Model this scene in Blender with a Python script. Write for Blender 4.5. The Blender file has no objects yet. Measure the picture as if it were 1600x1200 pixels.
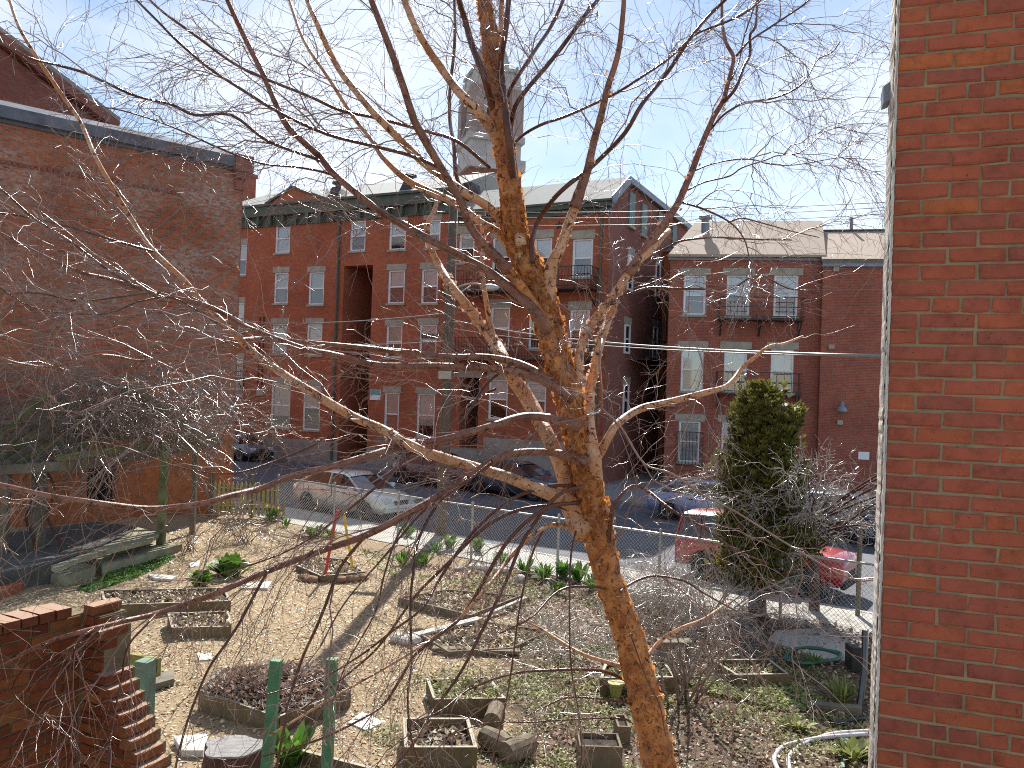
import bpy, math, random
import numpy as np
from mathutils import Vector, Matrix
random.seed(7); RNG = np.random.default_rng(7)
S = bpy.context.scene; COL = S.collection
# ------------------------------------------------------------------ camera, sky, sun, exposure
F = 1250.0; CX, CY = 800.0, 600.0; ROLL = math.radians(1.9); PITCH = math.radians(0.32); CAMZ = 4.3
_R = Vector((math.cos(ROLL), 0, math.sin(ROLL))); _U = Vector((-math.sin(ROLL), 0, math.cos(ROLL)))
_M = Matrix.Rotation(PITCH, 3, 'X')
RV = _M @ _R; UV_ = _M @ _U; FV = _M @ Vector((0, 1, 0))
cd = bpy.data.cameras.new('camera'); cam = bpy.data.objects.new('camera', cd); COL.objects.link(cam)
cd.sensor_width = 36; cd.lens = F / 1600 * 36; cd.clip_end = 2000; cd.clip_start = 0.05
m3 = Matrix((RV, UV_, -FV)).transposed(); m4 = m3.to_4x4(); m4.translation = Vector((0, 0, CAMZ)); cam.matrix_world = m4
S.camera = cam
S.cycles.filter_width = 1.05; S.cycles.use_denoising = False; S.cycles.max_bounces = 6; S.cycles.transparent_max_bounces = 12; S.cycles.sample_clamp_indirect = 4; S.cycles.caustics_reflective = False; S.cycles.caustics_refractive = False
SUN_EL, SUN_AZ = math.radians(41), math.radians(4.8)
w = bpy.data.worlds.new('World'); S.world = w; w.use_nodes = True
nt = w.node_tree; N = nt.nodes; N.clear()
sky = N.new('ShaderNodeTexSky'); sky.sky_type = 'NISHITA'; sky.sun_disc = False
sky.sun_elevation = SUN_EL; sky.sun_rotation = SUN_AZ; sky.air_density = 1.0; sky.dust_density = 0.1; sky.ozone_density = 1.6
tc = N.new('ShaderNodeTexCoord'); mp = N.new('ShaderNodeMapping'); mp.inputs['Scale'].default_value = (1.0, 1.0, 1.7)
no = N.new('ShaderNodeTexNoise'); no.inputs['Scale'].default_value = 1.9; no.inputs['Detail'].default_value = 5; no.inputs['Roughness'].default_value = 0.55
rp = N.new('ShaderNodeValToRGB'); rp.color_ramp.elements[0].position = 0.38; rp.color_ramp.elements[1].position = 0.70; rp.color_ramp.interpolation = 'EASE'
mx = N.new('ShaderNodeMix'); mx.data_type = 'RGBA'
cl = N.new('ShaderNodeRGB'); cl.outputs[0].default_value = (8.3, 8.4, 8.5, 1)
mf = N.new('ShaderNodeMath'); mf.operation = 'MULTIPLY'; mf.inputs[1].default_value = 0.62
bg = N.new('ShaderNodeBackground'); bg.inputs['Strength'].default_value = 0.083; wo = N.new('ShaderNodeOutputWorld')
L = nt.links.new
L(tc.outputs['Generated'], mp.inputs['Vector']); L(mp.outputs[0], no.inputs['Vector']); L(no.outputs['Fac'], rp.inputs[0])
L(rp.outputs[0], mf.inputs[0]); L(mf.outputs[0], mx.inputs['Factor']); L(sky.outputs[0], mx.inputs[6]); L(cl.outputs[0], mx.inputs[7])
L(mx.outputs[2], bg.inputs[0]); L(bg.outputs[0], wo.inputs[0])
sd = bpy.data.lights.new('sun', 'SUN'); sd.energy = 5.0; sd.angle = math.radians(0.53); sd.color = (1, 0.95, 0.87)
sun = bpy.data.objects.new('sun', sd); COL.objects.link(sun)
SV = Vector((math.sin(SUN_AZ) * math.cos(SUN_EL), math.cos(SUN_AZ) * math.cos(SUN_EL), math.sin(SUN_EL)))
sun.rotation_euler = (-SV).to_track_quat('-Z', 'Y').to_euler()
S.view_settings.view_transform = 'Standard'; S.view_settings.look = 'None'; S.view_settings.gamma = 1.0
S.view_settings.exposure = 0.88
try: S.view_settings.use_curve_mapping = False
except Exception: pass
# ------------------------------------------------------------------ helpers
def ray(px, py):
    return FV + RV * ((px - CX) / F) - UV_ * ((py - CY) / F)
def P(px, py, Y):
    r = ray(px, py); return Vector((0, 0, CAMZ)) + r * (Y / r.y)
def G(px, py, z=0.0):
    r = ray(px, py); return Vector((0, 0, CAMZ)) + r * ((z - CAMZ) / r.z)
def tag(o, label=None, cat=None, group=None, kind=None):
    if label: o['label'] = label
    if cat: o['category'] = cat
    if group: o['group'] = group
    if kind: o['kind'] = kind
    return o
def empty(name, loc, rz=0, label=None, cat=None, group=None):
    o = bpy.data.objects.new(name, None); COL.objects.link(o); o.location = loc; o.rotation_euler = (0, 0, rz)
    o.empty_display_size = 0.1
    return tag(o, label, cat, group)
class MB:
    def __init__(s): s.v = []; s.f = []
    def quad(s, a, b, c, d):
        n = len(s.v); s.v += [tuple(a), tuple(b), tuple(c), tuple(d)]; s.f.append((n, n+1, n+2, n+3)); return s
    def poly(s, pts):
        n = len(s.v); s.v += [tuple(p) for p in pts]; s.f.append(tuple(range(n, n+len(pts)))); return s
    def box(s, x0, y0, z0, x1, y1, z1):
        n = len(s.v)
        s.v += [(x0,y0,z0),(x1,y0,z0),(x1,y1,z0),(x0,y1,z0),(x0,y0,z1),(x1,y0,z1),(x1,y1,z1),(x0,y1,z1)]
        s.f += [(n,n+3,n+2,n+1),(n+4,n+5,n+6,n+7),(n,n+1,n+5,n+4),(n+1,n+2,n+6,n+5),(n+2,n+3,n+7,n+6),(n+3,n,n+4,n+7)]; return s
    def bar(s, a, b, w, h, up=(0,0,1)):
        a = Vector(a); b = Vector(b); t = (b-a).normalized(); up = Vector(up)
        if abs(t.dot(up)) > .98: up = Vector((1,0,0)) if abs(t.x) < .9 else Vector((0,1,0))
        r = t.cross(up).normalized(); u = r.cross(t).normalized(); n = len(s.v)
        for q in (a, b):
            for i, j in ((-1,-1),(1,-1),(1,1),(-1,1)): s.v.append(tuple(q + r*(i*w/2) + u*(j*h/2)))
        s.f += [(n,n+1,n+2,n+3),(n+7,n+6,n+5,n+4)] + [(n+i, n+4+i, n+4+(i+1)%4, n+(i+1)%4) for i in range(4)]; return s
    def prism(s, pts, off):
        n = len(s.v); k = len(pts); off = Vector(off)
        s.v += [tuple(p) for p in pts] + [tuple(Vector(p)+off) for p in pts]
        s.f += [tuple(range(n, n+k)), tuple(range(n+2*k-1, n+k-1, -1))] + [(n+i, n+(i+1)%k, n+k+(i+1)%k, n+k+i) for i in range(k)]; return s
    def tube(s, pts, rad, n=8, cap=True):
        pts = [Vector(p) for p in pts]; k = len(pts)
        if not hasattr(rad, '__len__'): rad = [rad]*k
        b0 = len(s.v); pr = None
        for i, p in enumerate(pts):
            t = (pts[min(i+1,k-1)] - pts[max(i-1,0)]).normalized()
            if pr is None: pr = t.cross(Vector((.13,.2,1)) if abs(t.z) < .95 else Vector((1,0,.1))).normalized()
            else: pr = (pr - t*pr.dot(t)).normalized()
            u = t.cross(pr)
            for j in range(n):
                a = 2*math.pi*j/n; s.v.append(tuple(p + (pr*math.cos(a) + u*math.sin(a))*rad[i]))
        for i in range(k-1):
            for j in range(n):
                a = b0+i*n+j; c = b0+i*n+(j+1)%n; s.f.append((a, c, c+n, a+n))
        if cap: s.f.append(tuple(range(b0+n-1, b0-1, -1))); s.f.append(tuple(range(b0+(k-1)*n, b0+k*n)))
        return s
    def lathe(s, c, prof, n=16):
        c = Vector(c); b0 = len(s.v); k = len(prof)
        for r, z in prof:
            for j in range(n):
                a = 2*math.pi*j/n; s.v.append((c.x+r*math.cos(a), c.y+r*math.sin(a), c.z+z))
        for i in range(k-1):
            for j in range(n):
                a = b0+i*n+j; b = b0+i*n+(j+1)%n; s.f.append((a, b, b+n, a+n))
        s.f.append(tuple(range(b0+n-1, b0-1, -1))); s.f.append(tuple(range(b0+(k-1)*n, b0+k*n))); return s
    def build(s, name, mat, parent=None, smooth=False, bevel=0):
        me = bpy.data.meshes.new(name); me.from_pydata(s.v, [], s.f); me.materials.append(mat)
        if smooth:
            for p in me.polygons: p.use_smooth = True
        me.update()
        o = bpy.data.objects.new(name, me); COL.objects.link(o)
        if parent: o.parent = parent
        if bevel:
            b = o.modifiers.new('bevel', 'BEVEL'); b.width = bevel; b.segments = 2; b.limit_method = 'ANGLE'
        return o
def np_mesh(name, V, Fc, mat, parent=None, smooth=False, k=4):
    me = bpy.data.meshes.new(name); nV = len(V); nF = len(Fc)
    me.vertices.add(nV); me.vertices.foreach_set('co', np.ascontiguousarray(V, dtype=np.float32).ravel())
    me.loops.add(nF*k); me.loops.foreach_set('vertex_index', np.ascontiguousarray(Fc, dtype=np.int32).ravel())
    me.polygons.add(nF); me.polygons.foreach_set('loop_start', np.arange(0, nF*k, k, dtype=np.int32)); 
    me.polygons.foreach_set('use_smooth', np.full(nF, smooth)); me.update(calc_edges=True); me.materials.append(mat)
    o = bpy.data.objects.new(name, me); COL.objects.link(o)
    if parent: o.parent = parent
    return o
def tubes_geo(Pl, R, sides=3):
    """Pl (M,n,3), R (M,n) -> verts, quads"""
    M, n, _ = Pl.shape
    T = np.gradient(Pl, axis=1); T /= np.linalg.norm(T, axis=2, keepdims=True) + 1e-9
    ref = np.tile(np.array([.31, .17, .93]), (M, n, 1)); a = np.cross(T, ref); a /= np.linalg.norm(a, axis=2, keepdims=True) + 1e-9
    b = np.cross(T, a); ang = np.arange(sides) * 2*np.pi/sides
    V = Pl[:, :, None, :] + R[:, :, None, None] * (a[:, :, None, :]*np.cos(ang)[None,None,:,None] + b[:, :, None, :]*np.sin(ang)[None,None,:,None])
    base = (np.arange(M)*n*sides)[:, None, None]; i = (np.arange(n-1)*sides)[None, :, None]; j = np.arange(sides)[None, None, :]; j2 = (j+1) % sides
    q = np.stack([base+i+j, base+i+j2, base+i+sides+j2, base+i+sides+j], axis=-1)
    return V.reshape(-1, 3), q.reshape(-1, 4)
def merge_geo(gs):
    V = []; Q = []; o = 0
    for v, q in gs:
        if len(v) == 0: continue
        V.append(v); Q.append(q+o); o += len(v)
    return np.concatenate(V), np.concatenate(Q)
def interp(Pl, idx, t):
    n = Pl.shape[1]; x = t*(n-1); i = np.minimum(x.astype(int), n-2); f = (x-i)[:, None]
    a = Pl[idx, i]; b = Pl[idx, i+1]; T = b-a; T = T/(np.linalg.norm(T, axis=1, keepdims=True)+1e-9)
    return a*(1-f)+b*f, T
def grow(Pl, dens, lmin, lmax, ang=(30,55), t0=.15, droop=0.0, n=5, curl=.15, bias=None, taper=.5, r0=.003, r1=.001, jit=.03):
    Ls = np.linalg.norm(np.diff(Pl, axis=1), axis=2).sum(1); cnt = RNG.poisson(Ls*dens); idx = np.repeat(np.arange(len(Pl)), cnt); M = len(idx)
    t = t0 + (1-t0)*RNG.random(M); pos, T = interp(Pl, idx, t)
    rv = RNG.normal(size=(M, 3)); pp = rv - T*(rv*T).sum(1, keepdims=True); pp /= np.linalg.norm(pp, axis=1, keepdims=True)+1e-9
    A = np.radians(RNG.uniform(ang[0], ang[1], M))[:, None]; D = T*np.cos(A) + pp*np.sin(A)
    if bias is not None: D = D + np.array(bias)
    D /= np.linalg.norm(D, axis=1, keepdims=True)
    ln = RNG.uniform(lmin, lmax, M) * (1 - taper*t)
    cv = RNG.normal(size=(M, 3))*curl; s = np.linspace(0, 1, n)[None, :, None]
    pts = pos[:, None, :] + D[:, None, :]*s*ln[:, None, None] + (cv[:, None, :] + np.array([0,0,-droop]))*s**2*ln[:, None, None]
    pts[:, 1:] += RNG.normal(size=(M, n-1, 3))*jit*ln[:, None, None]
    k = (1-.4*t)[:, None]; R = (r0 + (r1-r0)*np.linspace(0, 1, n)[None, :])*k*np.ones((M, 1))
    return pts, R
def catmull(pts, sub=4):
    p = [Vector(q) for q in pts]; p = [p[0]*2-p[1]] + p + [p[-1]*2-p[-2]]; out = []
    for i in range(1, len(p)-2):
        for k in range(sub):
            t = k/sub; a, b, c, d = p[i-1], p[i], p[i+1], p[i+2]
            out.append(.5*((2*b)+(c-a)*t+(2*a-5*b+4*c-d)*t*t+(3*b-a-3*c+d)*t**3))
    out.append(p[-2]); return out
# ------------------------------------------------------------------ materials
class NT:
    def __init__(s, name):
        s.m = bpy.data.materials.new(name); s.m.use_nodes = True; s.t = s.m.node_tree; s.b = s.t.nodes['Principled BSDF']
    def n(s, ty, **k):
        x = s.t.nodes.new(ty)
        for a, v in k.items():
            if a in x.inputs: x.inputs[a].default_value = v
            else: setattr(x, a, v)
        return x
    def l(s, a, b): s.t.links.new(a, b)
def c4(c): return (c[0], c[1], c[2], 1)
def ramp(T, src, stops):
    r = T.n('ShaderNodeValToRGB'); e = r.color_ramp.elements
    while len(e) < len(stops): e.new(.5)
    for i, (p, c) in enumerate(stops): e[i].position = p; e[i].color = c4(c)
    T.l(src, r.inputs[0]); return r.outputs[0]
def mixc(T, f, a, b, mode='MIX'):
    m = T.n('ShaderNodeMix', data_type='RGBA', blend_type=mode)
    for i, v in ((0, f), (6, a), (7, b)):
        if isinstance(v, (int, float)): m.inputs[i].default_value = v
        elif isinstance(v, tuple): m.inputs[i].default_value = c4(v)
        else: T.l(v, m.inputs[i])
    return m.outputs[2]
def noise(T, sc, det=4, rough=.55, vec=None, dist=0):
    x = T.n('ShaderNodeTexNoise'); x.inputs['Scale'].default_value = sc; x.inputs['Detail'].default_value = det; x.inputs['Roughness'].default_value = rough; x.inputs['Distortion'].default_value = dist
    if vec: T.l(vec, x.inputs['Vector'])
    return x.outputs['Fac']
def bump(T, h, st, dist=.01):
    b = T.n('ShaderNodeBump'); b.inputs['Strength'].default_value = st; b.inputs['Distance'].default_value = dist; T.l(h, b.inputs['Height']); T.l(b.outputs[0], T.b.inputs['Normal'])
def mat(name, col, rough=.7, var=.25, sc=8, metal=0, coat=0, bmp=.15, bd=.01, col2=None, spec=.5, stretch=None, rnd=0):
    T = NT(name); tcn = T.n('ShaderNodeTexCoord'); vec = tcn.outputs['Object']
    if stretch:
        mpn = T.n('ShaderNodeMapping'); mpn.inputs['Scale'].default_value = stretch; T.l(vec, mpn.inputs[0]); vec = mpn.outputs[0]
    f = noise(T, sc, 6, .6, vec); lo = tuple(c*(1-var) for c in col); hi = col2 or tuple(min(1, c*(1+var)) for c in col)
    c = ramp(T, f, [(.3, lo), (.7, hi)])
    if rnd:
        oi = T.n('ShaderNodeObjectInfo'); v = T.n('ShaderNodeMapRange'); v.inputs['To Min'].default_value = 1-rnd; v.inputs['To Max'].default_value = 1+rnd
        T.l(oi.outputs['Random'], v.inputs['Value']); cb = T.n('ShaderNodeCombineColor')
        for i in range(3): T.l(v.outputs[0], cb.inputs[i])
        c = mixc(T, 1.0, c, cb.outputs[0], 'MULTIPLY')
    T.l(c, T.b.inputs['Base Color']); T.b.inputs['Roughness'].default_value = rough; T.b.inputs['Metallic'].default_value = metal
    T.b.inputs['Coat Weight'].default_value = coat; T.b.inputs['Coat Roughness'].default_value = .08; T.b.inputs['Specular IOR Level'].default_value = spec
    if bmp: bump(T, noise(T, sc*4, 4, .6, vec), bmp, bd)
    return T.m
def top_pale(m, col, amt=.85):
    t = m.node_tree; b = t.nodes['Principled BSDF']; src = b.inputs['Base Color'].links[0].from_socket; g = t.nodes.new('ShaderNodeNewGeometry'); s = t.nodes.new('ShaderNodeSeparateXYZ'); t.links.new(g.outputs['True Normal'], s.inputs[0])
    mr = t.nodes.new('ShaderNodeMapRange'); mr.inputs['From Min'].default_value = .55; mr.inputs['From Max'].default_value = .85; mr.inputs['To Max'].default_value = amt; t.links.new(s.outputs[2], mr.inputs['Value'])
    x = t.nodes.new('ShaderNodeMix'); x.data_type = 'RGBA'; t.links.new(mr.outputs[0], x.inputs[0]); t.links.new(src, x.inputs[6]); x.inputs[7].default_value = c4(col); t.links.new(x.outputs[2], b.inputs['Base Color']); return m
def brick_mat(name, c1, c2, mortar, patches=None, pscale=.35, pamt=(.5,.68), dark=.25, ms=.011, low=None):
    T = NT(name); tcn = T.n('ShaderNodeTexCoord'); sp = T.n('ShaderNodeSeparateXYZ'); T.l(tcn.outputs['Object'], sp.inputs[0])
    ad = T.n('ShaderNodeMath', operation='ADD'); T.l(sp.outputs[0], ad.inputs[0]); T.l(sp.outputs[1], ad.inputs[1])
    cb = T.n('ShaderNodeCombineXYZ'); T.l(ad.outputs[0], cb.inputs[0]); T.l(sp.outputs[2], cb.inputs[1])
    br = T.n('ShaderNodeTexBrick'); T.l(cb.outputs[0], br.inputs['Vector'])
    for k, v in (('Scale', 1), ('Mortar Size', ms), ('Mortar Smooth', .3), ('Bias', 0), ('Brick Width', .215), ('Row Height', .072)): br.inputs[k].default_value = v
    br.inputs['Color1'].default_value = c4(c1); br.inputs['Color2'].default_value = c4(c2); br.inputs['Mortar'].default_value = c4(mortar)
    c = mixc(T, 1.0, br.outputs['Color'], ramp(T, noise(T, .5, 6, .65, tcn.outputs['Object']), [(.3, (1-dark,)*3), (.7, (1.12,)*3)]), 'MULTIPLY')
    c = mixc(T, .6, c, ramp(T, noise(T, 6, 3, .7, tcn.outputs['Object']), [(.3, (.75,)*3), (.7, (1.2,)*3)]), 'MULTIPLY')
    if low:
        zr = ramp(T, sp.outputs[2], [(.0, (1,1,1)), (1, (0,0,0))]); lo_ = T.n('ShaderNodeMapRange'); lo_.inputs['From Min'].default_value = 2.6; lo_.inputs['From Max'].default_value = 3.0; lo_.inputs['To Min'].default_value = 1; lo_.inputs['To Max'].default_value = 0; T.l(sp.outputs[2], lo_.inputs['Value'])
        nb_ = mixc(T, 1.0, low, ramp(T, noise(T, 4, 6, .7, tcn.outputs['Object']), [(.3, (.5,.5,.5)), (.7, (1.15,1.15,1.15))]), 'MULTIPLY')
    if patches:
        m_ = T.n('ShaderNodeMapping'); m_.inputs['Scale'].default_value = (1, 1, 2.6); T.l(tcn.outputs['Object'], m_.inputs[0])
        a = ramp(T, noise(T, pscale, 4, .6, m_.outputs[0]), [(pamt[0], (0,0,0)), (pamt[1], (1,1,1))])
        b = ramp(T, noise(T, 5.5, 6, .75, m_.outputs[0]), [(.45, (0,0,0)), (.56, (1,1,1))])
        c = mixc(T, mixc(T, 1.0, a, b, 'MULTIPLY'), c, patches)
    if low:
        lf = T.n('ShaderNodeMath', operation='MULTIPLY'); T.l(lo_.outputs[0], lf.inputs[0]); lf.inputs[1].default_value = .8; c = mixc(T, lf.outputs[0], c, nb_)
    T.l(c, T.b.inputs['Base Color']); T.b.inputs['Roughness'].default_value = .9; T.b.inputs['Specular IOR Level'].default_value = .2
    iv = T.n('ShaderNodeMath', operation='SUBTRACT'); iv.inputs[0].default_value = 1; T.l(br.outputs['Fac'], iv.inputs[1]); bump(T, iv.outputs[0], .6, .008)
    return T.m
M = {}
M['brickA'] = brick_mat('brick_far', (.47,.135,.065), (.38,.10,.048), (.27,.16,.12), ms=.007)
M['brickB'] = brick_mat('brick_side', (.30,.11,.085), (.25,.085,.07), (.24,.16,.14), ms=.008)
M['brickC'] = brick_mat('brick_right_house', (.40,.105,.055), (.31,.075,.042), (.30,.21,.19), ms=.009)
M['brickD'] = brick_mat('brick_wing', (.50,.16,.075), (.43,.13,.07), (.3,.17,.12), ms=.007)
M['brickE'] = brick_mat('brick_left_tall', (.44,.135,.065), (.27,.075,.045), (.27,.18,.13), patches=(.40,.32,.29), pscale=.33, pamt=(.48,.64), dark=.30, ms=.012, low=(.50,.165,.06))  # low courses coloured orange to imitate reflected light under the pergola
M['brickF'] = brick_mat('brick_gable', (.30,.10,.07), (.23,.07,.055), (.22,.15,.13))
M['stone'] = mat('lintel_stone', (.36,.33,.27), .9, .2, 3)
M['stoned'] = mat('foundation_stone', (.30,.28,.25), .9, .25, 2)
M['white'] = mat('white_paint', (.80,.80,.82), .5, .05, 4, bmp=.03)
M['green'] = mat('green_cornice_paint', (.07,.09,.07), .6, .25, 3)
M['greenb'] = mat('blue_green_trim', (.13,.19,.20), .6, .2, 3)
M['bluegrey'] = mat('blue_grey_metal', (.22,.25,.31), .5, .25, 2)
M['slate'] = mat('slate_roof', (.27,.28,.27), .85, .25, 5, stretch=(1,1,6))
M['tanroof'] = mat('tan_shingle', (.43,.335,.26), .9, .12, 6, stretch=(1,1,8))
M['iron'] = mat('black_iron', (.02,.02,.022), .5, .3, 20)
M['darkroom'] = mat('dark_interior', (.07,.075,.085), .9, .2, 2)
M['blind'] = mat('window_blind', (.80,.80,.80), .8, .06, 3, stretch=(1,1,30))
M['curtain'] = mat('pale_curtain', (.62,.60,.54), .9, .2, 6, stretch=(14,14,.5))
def glass_mat():
    T = NT('window_glass'); out = T.t.nodes['Material Output']; gl = T.n('ShaderNodeBsdfGlossy'); gl.inputs['Roughness'].default_value = .04; gl.inputs['Color'].default_value = (.9,.95,1,1)
    tr = T.n('ShaderNodeBsdfTransparent'); tr.inputs['Color'].default_value = (.94,.96,.97,1); fr = T.n('ShaderNodeFresnel'); fr.inputs['IOR'].default_value = 1.5
    mr = T.n('ShaderNodeMapRange'); mr.inputs['From Max'].default_value = .6; mr.inputs['To Min'].default_value = .09; mr.inputs['To Max'].default_value = .9; T.l(fr.outputs[0], mr.inputs['Value'])
    ms = T.n('ShaderNodeMixShader'); T.l(mr.outputs[0], ms.inputs[0]); T.l(tr.outputs[0], ms.inputs[1]); T.l(gl.outputs[0], ms.inputs[2]); T.l(ms.outputs[0], out.inputs[0]); return T.m
M['glass'] = glass_mat()
M['tower'] = mat('tower_stone', (.43,.42,.42), .9, .25, .6)
M['towerroof'] = mat('tower_lead', (.34,.35,.39), .6, .15, .6)
M['wood'] = mat('weathered_wood', (.155,.12,.075), .85, .35, 5, stretch=(1,1,1), bmp=.4)
M['woodg'] = mat('grey_weathered_wood', (.155,.135,.10), .85, .35, 4, bmp=.5)
M['woodtop'] = mat('bed_board_wood', (.135,.098,.05), .85, .3, 6, bmp=.4, rnd=.2); top_pale(M['woodtop'], (.46,.42,.34), .75)  # upward faces coloured paler so the board rims look sunlit
M['mossy'] = mat('mossy_wood', (.14,.15,.07), .9, .4, 4)
M['greenpost'] = mat('green_post_paint', (.045,.17,.09), .55, .25, 6, bmp=.2)
M['palegreen'] = mat('pale_green_paint', (.14,.24,.18), .7, .3, 8)
M['yellowb'] = mat('yellow_board', (.26,.24,.06), .7, .25, 8)
M['picket'] = mat('yellow_picket', (.42,.36,.15), .8, .3, 6)
M['asphalt'] = mat('asphalt', (.10,.105,.125), .9, .2, 3, bmp=.3)
M['concrete'] = mat('concrete_pavement', (.42,.40,.36), .9, .12, 2, bmp=.2)
M['soil'] = mat('dark_soil', (.085,.06,.045), 1, .5, 14, bmp=1, bd=.05)
M['red'] = mat('red_paint', (.60,.03,.03), .5, .15, 9)
M['yellow'] = mat('yellow_paint', (.65,.42,.03), .5, .2, 9)
M['steel'] = mat('galvanised_steel', (.42,.42,.40), .45, .2, 12, metal=.6)
M['rust'] = mat('dark_bark', (.075,.032,.024), .9, .4, 9, bmp=.6)
def car_mat(n, c): return mat(n, c, .35, .06, 2, coat=.9, bmp=0, metal=.2)
M['tyre'] = mat('tyre_rubber', (.02,.02,.02), .85, .2, 20)
M['rim'] = mat('alloy_rim', (.5,.5,.5), .3, .1, 5, metal=.8)
M['carglass'] = mat('car_glass', (.02,.025,.03), .08, .1, 3, bmp=0, coat=1)
M['lamp'] = mat('lamp_glass', (.7,.72,.74), .15, .1, 5, coat=1, bmp=0)
M['tail'] = mat('red_tail_lens', (.55,.02,.02), .2, .1, 5, coat=1, bmp=0)
M['amber'] = mat('amber_lens', (.8,.3,.02), .2, .1, 5, coat=1, bmp=0)
M['hoseg'] = mat('green_hose', (.02,.12,.07), .4, .2, 8)
M['hosew'] = mat('white_hose', (.62,.58,.58), .4, .1, 8)
M['poles'] = mat('utility_pole_wood', (.11,.08,.06), .9, .3, 3, stretch=(5,5,.6), bmp=.5)
M['cable'] = mat('grey_cable', (.22,.22,.22), .5, .1, 5)
def leaf_mat(name, c, tr=.4, rnd=.35):
    T = NT(name); out = T.t.nodes['Material Output']; tcn = T.n('ShaderNodeTexCoord')
    cc = ramp(T, noise(T, 3.1, 5, .7, tcn.outputs['Object']), [(.3, tuple(x*(1-rnd*.5) for x in c)), (.7, tuple(x*(1+rnd*.5) for x in c))])
    gi = T.n('ShaderNodeNewGeometry'); cc = mixc(T, 1.0, cc, ramp(T, gi.outputs['Random Per Island'], [(0, (1-rnd*1.3,)*3), (.5, (1,.98,.96)), (1, (1+rnd*1.4,)*3)]), 'MULTIPLY')
    T.l(cc, T.b.inputs['Base Color']); T.b.inputs['Roughness'].default_value = .55
    ts = T.n('ShaderNodeBsdfTranslucent'); T.l(cc, ts.inputs[0]); ms = T.n('ShaderNodeMixShader'); ms.inputs[0].default_value = tr
    T.l(T.b.outputs[0], ms.inputs[1]); T.l(ts.outputs[0], ms.inputs[2]); T.l(ms.outputs[0], out.inputs[0]); return T.m
M['leaf'] = leaf_mat('fresh_green_leaf', (.10,.22,.03)); M['leafy'] = leaf_mat('yellow_green_leaf', (.27,.30,.10)); M['moss'] = leaf_mat('moss', (.11,.15,.03), .2)
M['ever'] = leaf_mat('evergreen_leaf', (.15,.145,.035), .35); M['daff'] = leaf_mat('daffodil_yellow', (.8,.6,.02), .4, .1)
M['chip'] = leaf_mat('wood_chip', (.48,.375,.225), .05, .45); M['litter'] = leaf_mat('dead_leaf', (.32,.21,.145), .15, .6); M['dry'] = leaf_mat('dry_stalk', (.34,.28,.21), .1, .4)
def bark_mat(name, stops, rough=.5, tr=0, sc=6, spots=True):
    T = NT(name); tcn = T.n('ShaderNodeTexCoord'); o = tcn.outputs['Object']
    mpn = T.n('ShaderNodeMapping'); mpn.inputs['Scale'].default_value = (1, 1, .8); T.l(o, mpn.inputs[0])
    f = noise(T, sc, 8, .68, mpn.outputs[0], .6); c = ramp(T, f, stops)
    if spots:
        d = ramp(T, noise(T, sc*2.6, 5, .7, o, 1.2), [(.39, (0,0,0)), (.46, (1,1,1))]); c = mixc(T, d, (.075,.022,.01), c)
        mp2 = T.n('ShaderNodeMapping'); mp2.inputs['Scale'].default_value = (1, 1, 9); T.l(o, mp2.inputs[0])
        d2 = ramp(T, noise(T, 9, 3, .6, mp2.outputs[0]), [(.30, (0,0,0)), (.36, (1,1,1))]); c = mixc(T, d2, (.10,.04,.02), c)
    T.l(c, T.b.inputs['Base Color']); T.b.inputs['Roughness'].default_value = rough
    bump(T, f, .9, .02)
    if tr:
        out = T.t.nodes['Material Output']; ts = T.n('ShaderNodeBsdfTranslucent'); T.l(c, ts.inputs[0]); ms = T.n('ShaderNodeMixShader'); ms.inputs[0].default_value = tr
        T.l(T.b.outputs[0], ms.inputs[1]); T.l(ts.outputs[0], ms.inputs[2]); T.l(ms.outputs[0], out.inputs[0])
    return T.m
M['bark'] = bark_mat('birch_bark', [(.30, (.10,.03,.012)), (.42, (.34,.115,.03)), (.56, (.55,.235,.07)), (.75, (.68,.38,.17))], .6, sc=7)
M['barkp'] = bark_mat('pale_birch_bark', [(.25, (.24,.09,.04)), (.45, (.55,.29,.15)), (.7, (.70,.46,.31))], .5)
M['barkd'] = bark_mat('young_birch_bark', [(.3, (.065,.022,.014)), (.7, (.15,.055,.032))], .25, spots=False)
M['barkr'] = bark_mat('red_brown_birch_bark', [(.28, (.10,.035,.02)), (.5, (.24,.10,.065)), (.75, (.36,.19,.13))], .4)
M['flake'] = bark_mat('peeling_bark', [(.3, (.38,.12,.03)), (.7, (.70,.34,.10))], .6, .5, 20, False)
M['twig'] = mat('birch_twig', (.22,.11,.08), .3, .3, 30, bmp=0, spec=1.0, coat=.6)
M['twigw'] = mat('pale_twig', (.36,.31,.27), .28, coat=.5, var=.3, sc=20, bmp=0, spec=.6)#, .3, 20, bmp=0, spec=.6)
M['twigr'] = mat('red_brown_twig', (.17,.11,.085), .28, coat=.7, var=.3, sc=20, bmp=0, spec=.8)#, .3, 20, bmp=0, spec=.6)
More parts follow.
